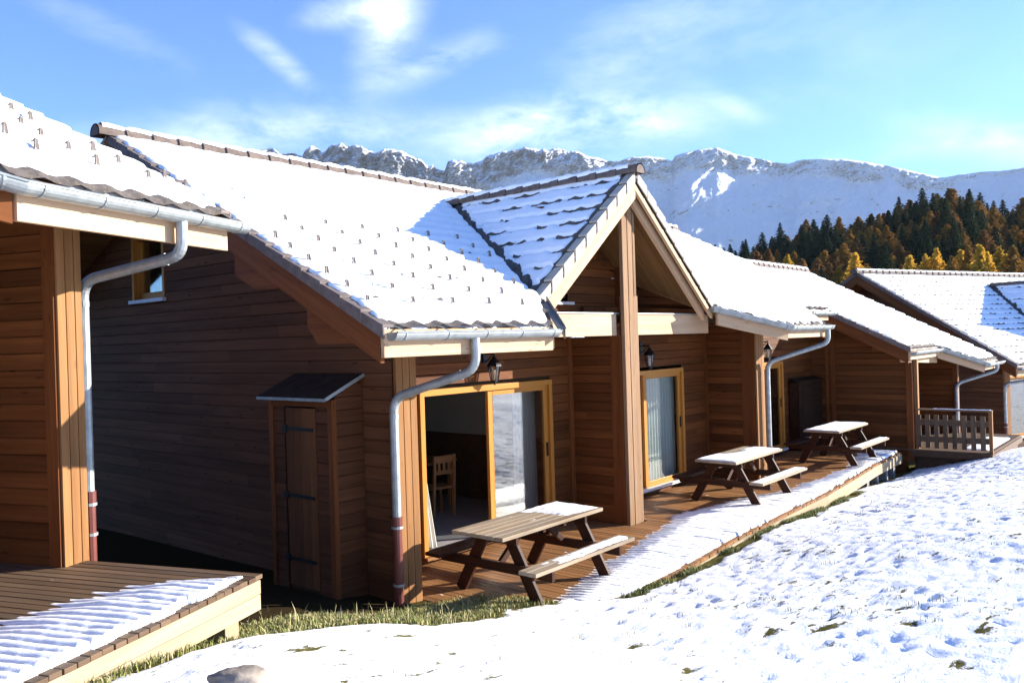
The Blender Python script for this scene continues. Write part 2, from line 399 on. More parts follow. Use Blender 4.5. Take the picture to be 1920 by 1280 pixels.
def ground():
    def lines(lo, hi, st, far):
        a = list(np.arange(lo, hi + 1e-6, st)); g = st; p = hi
        while p < far: g *= 1.28; p += g; a.append(p)
        g = st; p = lo
        while p > -far: g *= 1.28; p -= g; a.insert(0, p)
        return np.array(a)
    xs = lines(.6, 20.5, .05, 5000); ys = lines(-2.5, 7.2, .042, 5000)
    X, Y = np.meshgrid(xs, ys, indexing='ij')
    for px_, py_, r_ in ((575, 1230, .09), (540, 1222, .05), (648, 1236, .04), (1450, 1188, .08), (1545, 1187, .09), (1800, 1252, .08), (1448, 992, .10), (1560, 985, .09), (1180, 1215, .05), (1290, 1262, .06), (960, 1190, .05), (1850, 1180, .08), (1700, 1175, .07), (1240, 1165, .05), (760, 1200, .06), (845, 1230, .05)):
        b = bearing(px_, py_); t = 3.
        for _ in range(60):
            if CAMZ + b[2] * t < float(gz0(np.array([b[0] * t]), np.array([b[1] * t]))[0]): break
            t += .25
        SPOTS.append((b[0] * t, b[1] * t, r_))
    Z = gz0(X, Y); bare = bare_at(X, Y)
    near = 1 - sstep(25, 60, np.hypot(X, Y))
    # wind- and foot-worked snow: low cushions and hollows
    c = .5 * math.sqrt(3)
    U, V = X * c + Y * .5, Y * c - X * .5
    n1 = fbm(U * 3.2, V * 6.0, 3, 21); n2 = fbm(U * 9, V * 15, 3, 31); n3 = fbm(X * .7, Y * .7, 2, 41)
    pat = sstep(.35, .68, fbm(X * .55 + 3, Y * .8, 3, 47))
    rel = (n1 - .5) * (.012 + .020 * pat) + (n2 - .5) * (.013 + .015 * pat) + (n3 - .5) * .05
    hol = sstep(.60, .74, n2) * .022
    Z = Z + (rel - hol * .8) * near * (1 - .75 * bare) - .02 * bare * near
    # trodden pits and thaw dimples
    pr = np.random.default_rng(3)
    for _ in range(1500):
        px_, py_ = pr.uniform(2.2, 20), pr.uniform(-2.3, 5.0); ra, rb = pr.uniform(.05, .16), pr.uniform(.03, .07); dp = pr.uniform(.006, .020); an = pr.uniform(-.5, .3)
        i0, i1 = np.searchsorted(xs, [px_ - .4, px_ + .4]); j0, j1 = np.searchsorted(ys, [py_ - .4, py_ + .4])
        if i1 - i0 < 2 or j1 - j0 < 2: continue
        dx_, dy_ = X[i0:i1, j0:j1] - px_, Y[i0:i1, j0:j1] - py_; a_ = dx_ * math.cos(an) + dy_ * math.sin(an); b_ = dy_ * math.cos(an) - dx_ * math.sin(an)
        q_ = (a_ / ra) ** 2 + (b_ / rb) ** 2
        Z[i0:i1, j0:j1] += (-dp * np.exp(-q_ ** 1.5) + dp * .25 * np.exp(-(np.sqrt(q_) - 1.5) ** 2 * 4)) * (1 - bare[i0:i1, j0:j1])
    # the sheet stays under the terraces and floors
    under = (X > 6.3) & (Y > 5.55) & (X < 20.4); Z = np.where(under, np.minimum(Z, -.13), Z)
    inh = (X > 5.95) & (Y > 6.7) & (X < 27); Z = np.where(inh, np.minimum(Z, -.2), Z)
    o = grid_obj('ground', X, Y, Z, M['ground'], attr={'bare': bare, 'earth_shade': earth_shade_at(X, Y)}); tag(o, None, None, None, 'structure')
ground()

# ------------------------------------------------------------------ building pieces
def lines_u(a, b, tile=.30, n=6, extra=()):
    k0, k1 = math.floor(a / tile * n), math.ceil(b / tile * n)
    u = [i * tile / n for i in range(k0, k1 + 1)]
    u = [x for x in u if a < x < b] + [a, b] + list(extra)
    return np.array(sorted(set(round(x, 5) for x in u)))
def lines_v(a, b, row=.30):
    o = []; k = 0
    while a + k * row < b:
        o += [a + k * row + f * row for f in (0.0, .03, .12, .35, .6, .82, .93, .985)]; k += 1
    return np.array([v for v in o if v < b] + [b])
def roof_sheet(name, mat, parent, U, V, place, vlo, vhi, ulo=None, uhi=None, row=.30, v0=0., snow=False, edge=(), thin=.5, thick=.05, seed=0, dip=.07, nlip=True):
    """place(u,v,h)->x,y,z. Tiles: overlapping rows with a rolled profile. Snow: a soft blanket that thins at each butt edge."""
    u, v = np.meshgrid(U, V, indexing='ij')
    v = np.clip(v, vlo(u), vhi(u))
    if ulo is not None: u = np.clip(u, ulo(v), uhi(v))
    f = ((v - v0) / row + 1e-6) % 1.0
    roll = np.maximum(0, np.cos(2 * np.pi * u / .30))
    if not snow:
        h = .034 * (1 - f) + .026 * roll
    else:
        n = fbm(u * 3.1, v * 3.1, 3, 50 + seed); nf = fbm(u * 14, v * 14, 2, 70 + seed)
        h = thick + .026 * (1 - f) + .012 * roll + (n - .5) * .03 + (nf - .5) * .010
        A = vn(u * 5.3, np.floor((v - v0) / row + 1e-6) * 3.7, 90 + seed) * .65 + vn(u * 17, np.floor((v - v0) / row + 1e-6) * 5.1, 95 + seed) * .35
        ex = sstep(thin, thin + .16, A)
        h = h - ex * dip * sstep(.74, .97, f) - .018 * sstep(.80, .98, f)
        for dist, w in edge:
            d = dist(u, v) - .07 * vn(u * 6, v * 6, 60 + seed) - .03 * nf
            h = -.03 + (h + .03) * sstep(0, w, d)
    x, y, z = place(u, v, h)
    return grid_obj(name, x, y, z, M[mat], parent)

def siding(mb, p0, du, length, z0, z1, board=.14, out=None, phase=0., top=None, seed=0, holes=()):
    """horizontal weatherboards on a wall from p0 along du; out = outward normal; top(u) limits the height; holes = (u0,u1,z0,z1)"""
    rnd = random.Random(seed); du = Vector(du).normalized(); out = Vector(out); p0 = Vector(p0)
    k = math.floor((z0 - phase) / board)
    while phase + k * board < z1:
        a, b = max(z0, phase + k * board), min(z1, phase + (k + 1) * board); k += 1
        if b - a < .004: continue
        spans = [(0., length)]
        for (h0, h1, hz0, hz1) in holes:
            if b > hz0 + .002 and a < hz1 - .002:
                spans = [q for s0, s1 in spans for q in ((s0, min(s1, h0)), (max(s0, h1), s1)) if q[1] - q[0] > .004]
        for s0, s1 in spans:
            u = s0 - rnd.random() * 2.5
            while u < s1:
                e = min(s1, u + 2.2 + rnd.random() * 2.2); s = max(u, s0); u = u + 0 if e >= s1 else e
                g = .0015 if e < s1 else 0
                q0, q1 = s, e
                ru, rv = rnd.random() * 80, rnd.random() * 80
                def P(uu, z, d): return p0 * 1.0 + du * uu + out * d + Vector((0, 0, z - p0.z))
                if q1 - q0 > .004:
                    segs = [(q0, q1)] if top is None else [(q0 + (q1 - q0) * i / 6, q0 + (q1 - q0) * (i + 1) / 6) for i in range(6)]
                    for c0, c1 in segs:
                        t0 = b if top is None else min(b, top(c0)); t1 = b if top is None else min(b, top(c1))
                        if t0 <= a + .003 and t1 <= a + .003: continue
                        t0, t1 = max(t0, a + .001), max(t1, a + .001)
                        ch = .014 if (t0 == b and t1 == b) else .0
                        uv = lambda uu, z: (uu + ru, z + rv)
                        mb.face([P(c0, a, .0), P(c1, a, .0), P(c1, t1 - ch, .0), P(c0, t0 - ch, .0)], [uv(c0, a), uv(c1, a), uv(c1, t1), uv(c0, t0)])
                        if ch:
                            mb.face([P(c0, t0 - ch, 0), P(c1, t1 - ch, 0), P(c1, t1, -.016), P(c0, t0, -.016)], [uv(c0, t0), uv(c1, t1), uv(c1, t1 + .01), uv(c0, t0 + .01)])
                            mb.face([P(c0, t0, -.016), P(c1, t1, -.016), P(c1, t1, 0), P(c0, t0, 0)], [uv(c0, t0), uv(c1, t1), uv(c1, t1 + .01), uv(c0, t0 + .01)])
                if e >= s1: break
def bend(pts, r=.12, n=5):
    pts = [Vector(p) for p in pts]; o = [pts[0]]
    for i in range(1, len(pts) - 1):
        a, b, c = pts[i - 1], pts[i], pts[i + 1]; d1 = (a - b).normalized(); d2 = (c - b).normalized()
        rr = min(r, (a - b).length * .45, (c - b).length * .45); p, q = b + d1 * rr, b + d2 * rr
        for k in range(n + 1):
            t = k / n; o.append(p * (1 - t) ** 2 + b * 2 * t * (1 - t) + q * t * t)
    o.append(pts[-1]); return o
def gutter(parent, pts, r=.08, brackets=True, back=(0, 1, 0), name='gutter', reach=.10):
    """half-round channel through the points (its lip height), open upward, with strap brackets"""
    pts = [Vector(p) for p in pts]; mb = MB(); m = len(pts); rings = []; N = 10
    for i, p in enumerate(pts):
        d1 = (pts[i] - pts[i - 1]).normalized() if i else None; d2 = (pts[i + 1] - pts[i]).normalized() if i < m - 1 else None
        ds = [d for d in (d1, d2) if d is not None]
        s = Vector((0, 0, 0))
        for d in ds: s += Vector((-d.y, d.x, 0)).normalized()
        s.normalize(); c = s.dot(Vector((-ds[0].y, ds[0].x, 0)).normalized()); s = s / max(c, .5)
        for rr in (r, r - .006):
            rings.append([p + s * (rr * math.cos(t)) + Vector((0, 0, -rr * math.sin(t))) for t in [math.pi * k / N for k in range(N + 1)]])
    for i in range(m - 1):
        for q in (0, 1):
            A, B_ = rings[2 * i + q], rings[2 * i + 2 + q]
            for k in range(N):
                f = [A[k], A[k + 1], B_[k + 1], B_[k]]; mb.face(f if q else f[::-1], sm=True)
        for k in (0, N):
            A0, A1, B0, B1 = rings[2 * i][k], rings[2 * i + 1][k], rings[2 * i + 2][k], rings[2 * i + 3][k]
            mb.face([A0, B0, B1, A1])
        # rolled front lip
        mb.tube([rings[2 * i][N], rings[2 * i + 2][N]], .010, 6)
    mb.face(rings[0][:]); mb.face(rings[-2][::-1])
    g = mb.build(name, M['zinc'], parent)
    if brackets:
        for i in range(m - 1):
            L = (pts[i + 1] - pts[i]).length; n = max(1, int(L / .5)); d = (pts[i + 1] - pts[i]).normalized(); s = Vector((-d.y, d.x, 0)).normalized()
            for k in range(n + 1):
                mb = MB()
                p = pts[i] + d * (.12 + (L - .24) * k / max(n, 1)); prev = None
                arc = [p + s * ((r + .004) * math.cos(t)) + Vector((0, 0, -(r + .004) * math.sin(t))) for t in [math.pi * j / 8 for j in range(9)]]
                path = [p + s * (r + reach) + Vector((0, 0, .09)), p - s * (r * .9) + Vector((0, 0, .008))]
                mb.bar(path[0], path[1], .022, .004)
                for a, b in zip(arc[:-1], arc[1:]): mb.bar(a, b, .018, .004, up=(p - (a + b) / 2).normalized())
                mb.build('bracket', M['zinc'], g)
    return g
def verge(parent, p0, p1, mat, inward, n=None, step=.33, skirt=.13, name='verge_tiles', lift=.045, gap=.04):
    """row of capping tiles up a verge from p0 (eave) to p1 (ridge); inward = plan direction on to the roof"""
    p0, p1 = Vector(p0), Vector(p1); L = (p1 - p0).length; n = n or max(1, round(L / step)); d = (p1 - p0) / n; iw = Vector(inward)
    mb = MB()
    for k in range(n):
        a = p0 + d * (k - .04); b = p0 + d * (k + 1 - gap); up = Vector((0, 0, 1))
        a = a + up * (lift + .022); b = b + up * lift
        a = a - iw * .008
        mb.hexa([a - up * skirt, b - up * (skirt - .02), b - up * (skirt - .02) + iw * .025, a - up * skirt + iw * .025, a, b, b + iw * .025, a + iw * .025])
        mb.hexa([a - up * .028 + iw * .025, b - up * .024 + iw * .025, b - up * .02 + iw * .14, a - up * .025 + iw * .14, a + iw * .025, b + iw * .025, b + iw * .14, a + iw * .14])
    return mb.build(name, M[mat], parent, bevel=.006)
def ridge_caps(parent, p0, p1, r=.13, step=.36, snow=True, flip=False):
    p0, p1 = Vector(p0), Vector(p1); L = (p1 - p0).length; n = max(1, round(L / step)); d = (p1 - p0) / n; dd = d.normalized()
    s = Vector((-dd.y, dd.x, 0)).normalized(); up = Vector((0, 0, 1)); mb = MB(); N = 10
    for k in range(n):
        a = p0 + d * (k - .06); b = p0 + d * (k + 1.0); ra, rb = (r * 1.08, r * .9) if not flip else (r * .9, r * 1.08)
        T = [R(-12) + (math.pi + R(24)) * j / N for j in range(N + 1)]
        A = [a + s * (ra * math.cos(t)) + up * (ra * math.sin(t) * .9) for t in T]; B_ = [b + s * (rb * math.cos(t)) + up * (rb * math.sin(t) * .9) for t in T]
        Ai = [a + (q - a) * .84 for q in A]; Bi = [b + (q - b) * .84 for q in B_]
        for j in range(N):
            mb.face([A[j], A[j + 1], B_[j + 1], B_[j]], sm=True)
            mb.face([A[j], Ai[j], Ai[j + 1], A[j + 1]]); mb.face([B_[j], B_[j + 1], Bi[j + 1], Bi[j]])
        if k == 0: mb.face(A)
        if k == n - 1: mb.face(B_[::-1])
    g = mb.build('ridge_caps', M['ridge'], parent)
    return g
def ridge_snow(parent, p0, p1, r=.13, seed=0, lean=0.):
    p0, p1 = Vector(p0), Vector(p1); d = p1 - p0; L = d.length; dd = d.normalized(); s = Vector((-dd.y, dd.x, 0)).normalized()
    n = int(L / .04); u = np.linspace(0, 1, n); t = np.linspace(R(50 + lean), R(128 + lean), 9)
    U, T = np.meshgrid(u, t, indexing='ij')
    k = (T - T.min()) / (T.max() - T.min()); th = np.sin(np.pi * k) * .045 - .016
    f = (U * L / .36) % 1
    rr = r * (1.05 - .15 * f) * 1.0 + th + (vn(U * L * 9, T * 4, 5 + seed) - .5) * .022
    X = p0.x + d.x * U + s.x * rr * np.cos(T); Y = p0.y + d.y * U + s.y * rr * np.cos(T); Z = p0.z + d.z * U + rr * np.sin(T) * .92
    return grid_obj('snow_cover', X, Y, Z, M['snow'], parent)
def snow_guards(roof, pts, plane_n):
    """bent-strap snow stops standing through the snow"""
    for (x, y, z) in pts:
        mb = MB(); j = random.uniform(-.012, .012); z += random.uniform(-.006, .016)
        for s in (-1, 1):
            mb.bar((x + s * .021 + j, y - .01, z - .07), (x + s * .006 + j, y + .0, z + .05), .011, .022)
        mb.bar((x - .009 + j, y, z + .049), (x + .009 + j, y, z + .049), .022, .008)
        mb.bar((x + j, y + .0, z + .048), (x + j, y + .04, z + .036), .012, .007)
        mb.build('snow_guard', M['guard'], roof)
def sliding_door(parent, x0, x1, z0, z1, y, leaf='both', gl='glass', handle=True):
    """timber sliding door in a facade facing -y; leaf: 'right' = only the right-hand leaf is across the opening"""
    mb = MB(); w = .075; p = .05
    mb.box((x0, y - p, z1 - w), (x1, y + .10, z1)); mb.box((x0, y - p, z0), (x0 + w, y + .10, z1 - w)); mb.box((x1 - w, y - p, z0), (x1, y + .10, z1 - w))
    d = mb.build('sliding_door', M['golden'], parent, bevel=.004)
    mb = MB(); mb.box((x0 - .01, y - .11, z0 - .045), (x1 + .01, y + .12, z0 - .002)); mb.build('door_sill', M['post'] if leaf == 'right' else M['sillgrey'], d, bevel=.004)
    xm = (x0 + x1) / 2
    def leafpart(a, b, yy):
        f = MB(); q = .095
        f.box((a, yy, z0 + .0), (a + q, yy + .05, z1 - w)); f.box((b - q, yy, z0 + .0), (b, yy + .05, z1 - w))
        f.box((a + q, yy, z0), (b - q, yy + .05, z0 + q)); f.box((a + q, yy, z1 - w - q * .8), (b - q, yy + .05, z1 - w))
        f.build('door_leaf', M['golden'], d, bevel=.004)
        g = MB(); g.box((a + q - .01, yy + .018, z0 + q - .01), (b - q + .01, yy + .030, z1 - w - q * .8 + .01)); g.build('glass_pane', M[gl], d)
    leafpart(xm - .05, x1 - w, y - .01)
    if leaf == 'both': leafpart(x0 + w, xm + .05, y + .055)
    if handle:
        h = MB(); h.box((x1 - w - .062, y - .028, z0 + .95), (x1 - w - .034, y - .011, z0 + 1.15)); h.build('door_handle', M['iron'], d)
    return d
def curtain(parent, x0, x1, z0, z1, y, name='curtain', folds=9, taper=None, seed=0, amp=.03):
    n = int((x1 - x0) / .012) + 2; u = np.linspace(0, 1, n); v = np.linspace(0, 1, 24); U, V = np.meshgrid(u, v, indexing='ij')
    w = x1 - x0; k = 1 if taper is None else taper(V)
    X = x0 + w * U * k; Z = z0 + (z1 - z0) * V
    Y = y + amp * np.sin(U * folds * 2 * np.pi + 1.5 * np.sin(U * 7 + seed)) * (.7 + .3 * (1 - V))
    return grid_obj(name, X, Y, Z, M['white'], parent)
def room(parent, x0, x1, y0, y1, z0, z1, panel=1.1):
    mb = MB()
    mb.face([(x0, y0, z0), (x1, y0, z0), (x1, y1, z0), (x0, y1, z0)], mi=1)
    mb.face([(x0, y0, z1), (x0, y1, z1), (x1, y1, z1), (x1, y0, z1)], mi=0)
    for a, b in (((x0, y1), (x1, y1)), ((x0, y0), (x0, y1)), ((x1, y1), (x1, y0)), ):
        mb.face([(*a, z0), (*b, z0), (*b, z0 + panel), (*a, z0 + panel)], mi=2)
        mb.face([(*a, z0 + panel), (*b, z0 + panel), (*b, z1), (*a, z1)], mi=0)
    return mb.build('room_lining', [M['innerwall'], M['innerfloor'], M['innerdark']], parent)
def frame_strip(mb, x0, x1, y0, y1, z0, z1): mb.box((x0, y0, z0), (x1, y1, z1))

# ------------------------------------------------------------------ middle chalet (two dwellings and more under one roof)
SL = .507; ZE, YE = 2.905, 5.66
def zr(x, y): return ZE + SL * (y - YE)
YR = 10.97; ZR = zr(0, YR)
GX = 5.87                       # gable wall
FY = 7.6                        # facade
XV0, XV1 = 4.905, 20.0          # verges
DXC, DZR, DY0 = 10.5, 5.17, 6.36  # dormer ridge: x, height, front
DS = (5.17 - 3.331) / 2.3
ab = empty('chalet', FM, (GX, 6.6, 0), 'long brown timber chalet with a snowy roof, tall front dormer and open glass door', 'chalet')
def vlo_main(u):
    xs = [XV0, 7.45, 8.15, 8.20, DXC, 12.80, 12.85, 14.18, 16.10, 16.95, 18.3, 18.31, XV1]
    ys = [YE, YE, 6.32, 6.50, 10.13, 6.50, 6.30, YE - .04, YE - .04, 6.32, 6.32, 6.5, 8.9]
    return np.interp(u, xs, ys)
U = lines_u(XV0 + .02, XV1, extra=(7.45, 8.15, 8.2, DXC, 12.8, 12.85, 14.18, 16.1, 16.95, 18.3, 18.31)); V = lines_v(YE - .04, YR)
V = np.concatenate([[YE - .04], V])
def place_main(u, v, h): return u, v, ZE + SL * (v - YE) + h
roof = roof_sheet('roof', 'tile', ab, U, V, place_main, vlo_main, lambda u: u * 0 + YR, v0=YE)
edge_main = [(lambda u, v: (v - vlo_main(u)) * .9 + .10 * (u > 18.305), .06), (lambda u, v: u - XV0 + .02, .06)]
def ev_valley(u, v):
    d = np.abs(v - vlo_main(u)); return np.where((u > 8.1) & (u < 12.9), d * .5 + .03, 9.)
vlo_ms = lambda u: vlo_main(u) - .05 * (u > 18.305)
roof_sheet('snow_cover', 'roofsnow', roof, U, V, place_main, vlo_ms, lambda u: u * 0 + YR, v0=YE, snow=True, edge=edge_main, thin=.60, thick=.062, seed=1, dip=.082)
# timber deck under the tiles, seen from below as the soffit
mb = MB()
low = [(XV0 + .03, YE + .03), (7.42, YE + .03), (8.12, 6.36), (8.24, 6.6), (DXC, 10.30)]
low2 = [(12.76, 6.6), (12.88, 6.36), (14.2, YE + .0), (16.07, YE + .0), (16.92, 6.36), (18.20, 6.36), (18.20, 6.7), (XV1 - .12, 9.1)]
poly = low + low2 + [(XV1 - .02, YR), (XV0 + .03, YR)]
mb.prism(poly, lambda x, y: zr(x, y) - .012, lambda x, y: zr(x, y) - .17)
zb2 = lambda x, y: ZR - .012 - .42 * (y - YR)
mb.prism([(XV0 + .03, YR), (XV1 - .02, YR), (XV1 - .02, 15.3), (XV0 + .03, 15.3)], lambda x, y: zb2(x, y), lambda x, y: zb2(x, y) - .17)
mb.build('soffit', M['soffit'], ab)
# back slope snow, only its edge can be seen
Ub = np.linspace(XV0 + .02, XV1, 40); Vb = np.linspace(YR, 15.4, 16)
u, v = np.meshgrid(Ub, Vb, indexing='ij'); grid_obj('snow_cover', u, v, ZR - .42 * (v - YR) + .05 + 0 * u, M['roofsnow'], roof)
verge(roof, (XV0, YE - .02, ZE - .01), (XV0, YR, ZR), 'verge', (1, 0, 0))
verge(roof, (XV1, 8.95, zr(0, 8.95)), (XV1, YR, ZR), 'verge', (-1, 0, 0))
rc = ridge_caps(roof, (XV0 - .12, YR, ZR + .03), (XV1 + .05, YR, ZR + .03)); ridge_snow(rc, (XV0 - .08, YR, ZR + .035), (XV1, YR, ZR + .035), lean=14)
pts = []
for i in range(7):
    for j in range(8):
        x = 5.12 + .575 * i; y = 6.08 + .30 * j
        if y - vlo_main(np.array([x]))[0] > .25 and x < 8.9 and not (j > 5 and i < 1): pts.append((x + random.uniform(-.012, .012), y, zr(x, y) + .088))
snow_guards(roof, pts, None)
# verge rafters, purlin ends, fascias
mb = MB(); mb.vboard((XV0 + .075, YE + .05, zr(0, YE + .05) - .05), (XV0 + .075, YR, ZR - .05), .05, .27); mb.build('verge_rafter', M['rafter'], ab, bevel=.004)
mb = MB(); mb.vboard((XV0 + .075, YR, ZR - .05), (XV0 + .075, 15.3, zb2(0, 15.3) - .04), .05, .27); mb.build('verge_rafter', M['rafter'], ab)
for pl_ in ([(8.14, 3.58), (7.75, 3.41), (7.36, 3.39), (7.36, 3.56), (8.14, 3.95)], [(6.86, 2.98), (6.70, 2.80), (6.16, 2.80), (6.16, 2.93), (6.86, 3.29)], [(11.3, 5.0), (10.97, 4.9), (10.6, 5.0), (10.6, 5.2), (11.3, 5.2)]):
    mb = MB(); A_ = [(XV0 + .085, y, z) for y, z in pl_]; B_ = [(GX + .02, y, z) for y, z in pl_]; n_ = len(A_)
    mb.face(A_); mb.face(B_[::-1])
    for i in range(n_): mb.face([A_[i], B_[i], B_[(i + 1) % n_], A_[(i + 1) % n_]])
    mb.build('purlin_end', M['rafter'], ab)
mb = MB(); mb.vboard((XV0 + .02, YE + .03, 2.915), (7.42, YE + .03, 2.915), -.045, .255); mb.build('fascia', M['pale'], ab, bevel=.004)
mb = MB(); mb.vboard((14.22, YE + .02, 2.915), (16.02, YE + .02, 2.915), -.045, .235); mb.build('fascia', M['pale'], ab, bevel=.004)
mb = MB(); mb.vboard((12.85, 6.33, zr(0, 6.33) - .045), (14.22, YE + .02, 2.90), -.05, .26); mb.build('fascia', M['pale'], ab)
mb = MB(); mb.vboard((7.42, YE + .03, 2.90), (8.12, 6.33, zr(0, 6.33) - .045), -.05, .22); mb.build('fascia', M['pale'], ab)
mb = MB(); mb.vboard((16.04, YE + .02, 2.90), (16.92, 6.36, zr(0, 6.36) - .045), -.05, .24); mb.vboard((16.92, 6.36, 3.22), (18.2, 6.36, 3.22), -.045, .2); mb.build('fascia', M['pale'], ab)
# gutters: along the eaves and up the flared sides of the openings
g = gutter(ab, [(XV0 + .06, YE - .07, 2.885), (7.42, YE - .07, 2.885)])
mb = MB(); mb.vboard((7.46, YE - .15, 2.93), (8.19, 6.32, zr(0, 6.32) + .085), -.012, .15); mb.vboard((7.36, YE - .13, 2.905), (8.09, 6.34, zr(0, 6.34) + .01), -.10, .012); mb.build('side_flashing', M['zincdark'], ab)
g = gutter(ab, [(12.72, 6.33, zr(0, 6.33) - .01), (14.12, YE - .11, 2.885), (16.12, YE - .11, 2.885)])
g = gutter(ab, [(16.95, 6.25, 3.19), (18.32, 6.25, 3.19)])

# dormer
def dleft(u, v, h): return v, u, DZR - DS * (DXC - v) + h       # u along y, v is x
def dright(u, v, h): return v, u, DZR - DS * (v - DXC) + h
yv = lambda x: 6.50 + (x - 8.2) * (10.13 - 6.5) / 2.3
yvr = lambda x: 6.50 + (12.8 - x) * (10.13 - 6.5) / 2.3
Ud = lines_u(DY0, 10.3); Vd = lines_v(8.12, DXC, .285)
Vd = np.concatenate([[8.12], Vd])
dm = roof_sheet('dormer_roof', 'tile', ab, Ud, Vd, dleft, lambda u: u * 0 + 8.12, lambda u: u * 0 + DXC, lambda v: v * 0 + DY0, lambda v: np.maximum(DY0, yv(v) + .02), row=.285, v0=8.12)
roof_sheet('snow_cover', 'roofsnow', dm, Ud, Vd, dleft, lambda u: u * 0 + 8.12, lambda u: u * 0 + DXC, lambda v: v * 0 + DY0, lambda v: np.maximum(DY0, yv(v) + .02), row=.285, v0=8.12, snow=True, thin=.42, thick=.050, seed=3, dip=.10,
           edge=[(lambda u, v: v - 8.12, .05), (lambda u, v: u - DY0 - .10, .10), (lambda u, v: (yv(v) - u) * .55 + .02, .09)])
# right slope mirrored
Vr = 2 * DXC - Vd[::-1]
dm2 = roof_sheet('dormer_roof', 'tile', ab, Ud, Vr[::-1], lambda u, v, h: dright(u, v, h), lambda u: u * 0 + DXC, lambda u: u * 0 + 12.88, lambda v: v * 0 + DY0, lambda v: np.maximum(DY0, yvr(v) + .02), row=.285, v0=12.88)
roof_sheet('snow_cover', 'roofsnow', dm2, Ud, Vr[::-1], dright, lambda u: u * 0 + DXC, lambda u: u * 0 + 12.88, lambda v: v * 0 + DY0, lambda v: np.maximum(DY0, yvr(v) + .02), row=.285, v0=12.88, snow=True, thin=.7, seed=4,
           edge=[(lambda u, v: u - DY0 - .10, .10)])
for d_, sx in ((dm, -1), (dm2, 1)):
    p0 = (DXC + sx * 2.38, DY0, DZR - DS * 2.38); p1 = (DXC, DY0, DZR)
    verge(d_, p0, p1, 'vergepale', (0, 1, 0), step=.335, skirt=.17, lift=.05, gap=.13)
rc = ridge_caps(dm, (DXC, DY0 - .05, DZR + .03), (DXC, 10.25, DZR + .03), r=.12); ridge_snow(rc, (DXC, DY0 + .08, DZR + .035), (DXC, 10.2, DZR + .035), seed=9, r=.12, lean=-22)
mb = MB()
for sx in (-1, 1):
    zt = lambda x, y: DZR - DS * abs(x - DXC) - .015; zb = lambda x, y: DZR - DS * abs(x - DXC) - .13
    P = [(DXC + sx * 2.36, DY0 + .03), (DXC + sx * 2.30, 6.6), (DXC, 10.2), (DXC, DY0 + .03)]
    mb.prism(P if sx < 0 else P[::-1], zt, zb)
mb.build('soffit', M['soffit'], ab)
for sx in (-1, 1):
    mb = MB(); a = Vector((DXC + sx * 2.36, DY0 + .03, DZR - DS * 2.36 - .06)); b = Vector((DXC, DY0 + .03, DZR - .06))
    h = .30 if sx < 0 else .17
    mb.hexa([a - Vector((0, 0, h)), b - Vector((0, 0, h)), b - Vector((0, -.05, h)), a - Vector((0, -.05, h)), a, b, b + Vector((0, .05, 0)), a + Vector((0, .05, 0))])
    mb.build('barge_board', M['pale'], ab, bevel=.003)
mb = MB(); a = Vector((DXC + 2.30, DY0 + .16, DZR - DS * 2.30 - .14)); b = Vector((DXC, DY0 + .16, DZR - .14)); h = .16
mb.hexa([a - Vector((0, 0, h)), b - Vector((0, 0, h)), b - Vector((0, -.06, h)), a - Vector((0, -.06, h)), a, b, b + Vector((0, .06, 0)), a + Vector((0, .06, 0))]); mb.build('inner_rafter', M['pale'], ab)
# upper wall inside the dormer with its small window
mb = MB(); top = lambda u: max(DZR - DS * abs(8.0 + u - DXC) - .12, 3.76)
siding(mb, (8.0, FY + .06, 3.0), (1, 0, 0), 8.6, 3.12, 5.2, .14, (0, -1, 0), top=top, seed=5, holes=[(1.80, 2.40, 3.36, 4.25)])
mb.build('wall', M['siding'], ab)
mb = MB(); mb.box((9.80, FY - .0, 3.36), (9.86, FY + .12, 4.25)); mb.box((10.34, FY, 3.36), (10.40, FY + .12, 4.25)); mb.box((9.86, FY, 4.19), (10.34, FY + .12, 4.25)); mb.box((9.86, FY, 3.36), (10.34, FY + .12, 3.42)); mb.box((10.07, FY + .02, 3.42), (10.13, FY + .1, 4.19))
w = mb.build('window', M['golden'], ab)
mb = MB(); mb.box((9.87, FY + .07, 3.42), (10.33, FY + .08, 4.19)); mb.build('glass_pane', M['glass'], w)
mb = MB(); mb.box((9.72, FY - .07, 3.31), (10.48, FY + .06, 3.355)); mb.build('window_sill', M['sillgrey'], w)
mb = MB(); mb.box((11.84, FY - .04, 3.14), (12.04, FY + .055, 4.25)); mb.build('wall_post', M['rafter'], ab)
mb = MB(); mb.box((8.1, 6.93, 3.0), (13.0, FY + .05, 3.11)); mb.build('loft_floor', M['soffit'], ab)
# cross beam and its flashing
mb = MB(); mb.box((8.35, 6.72, 2.81), (10.40, 6.92, 3.13)); mb.box((10.83, 6.72, 2.81), (13.35, 6.92, 3.13)); mb.build('cross_beam', M['pale'], ab, bevel=.006)
mb = MB(); mb.box((8.35, 6.70, 3.131), (13.2, 6.95, 3.148)); mb.build('beam_flashing', M['zinc'], ab)
# king post up to the dormer peak
mb = MB()
mb.box((10.43, 6.60, -.02), (10.565, 6.66, 4.80)); mb.box((10.572, 6.595, -.02), (10.70, 6.70, 4.86)); mb.box((10.708, 6.602, -.02), (10.82, 6.86, 3.40)); mb.box((10.745, 6.615, 3.40), (10.81, 6.72, 4.72)); 
mb.build('king_post', M['weathered'], ab, bevel=.006)

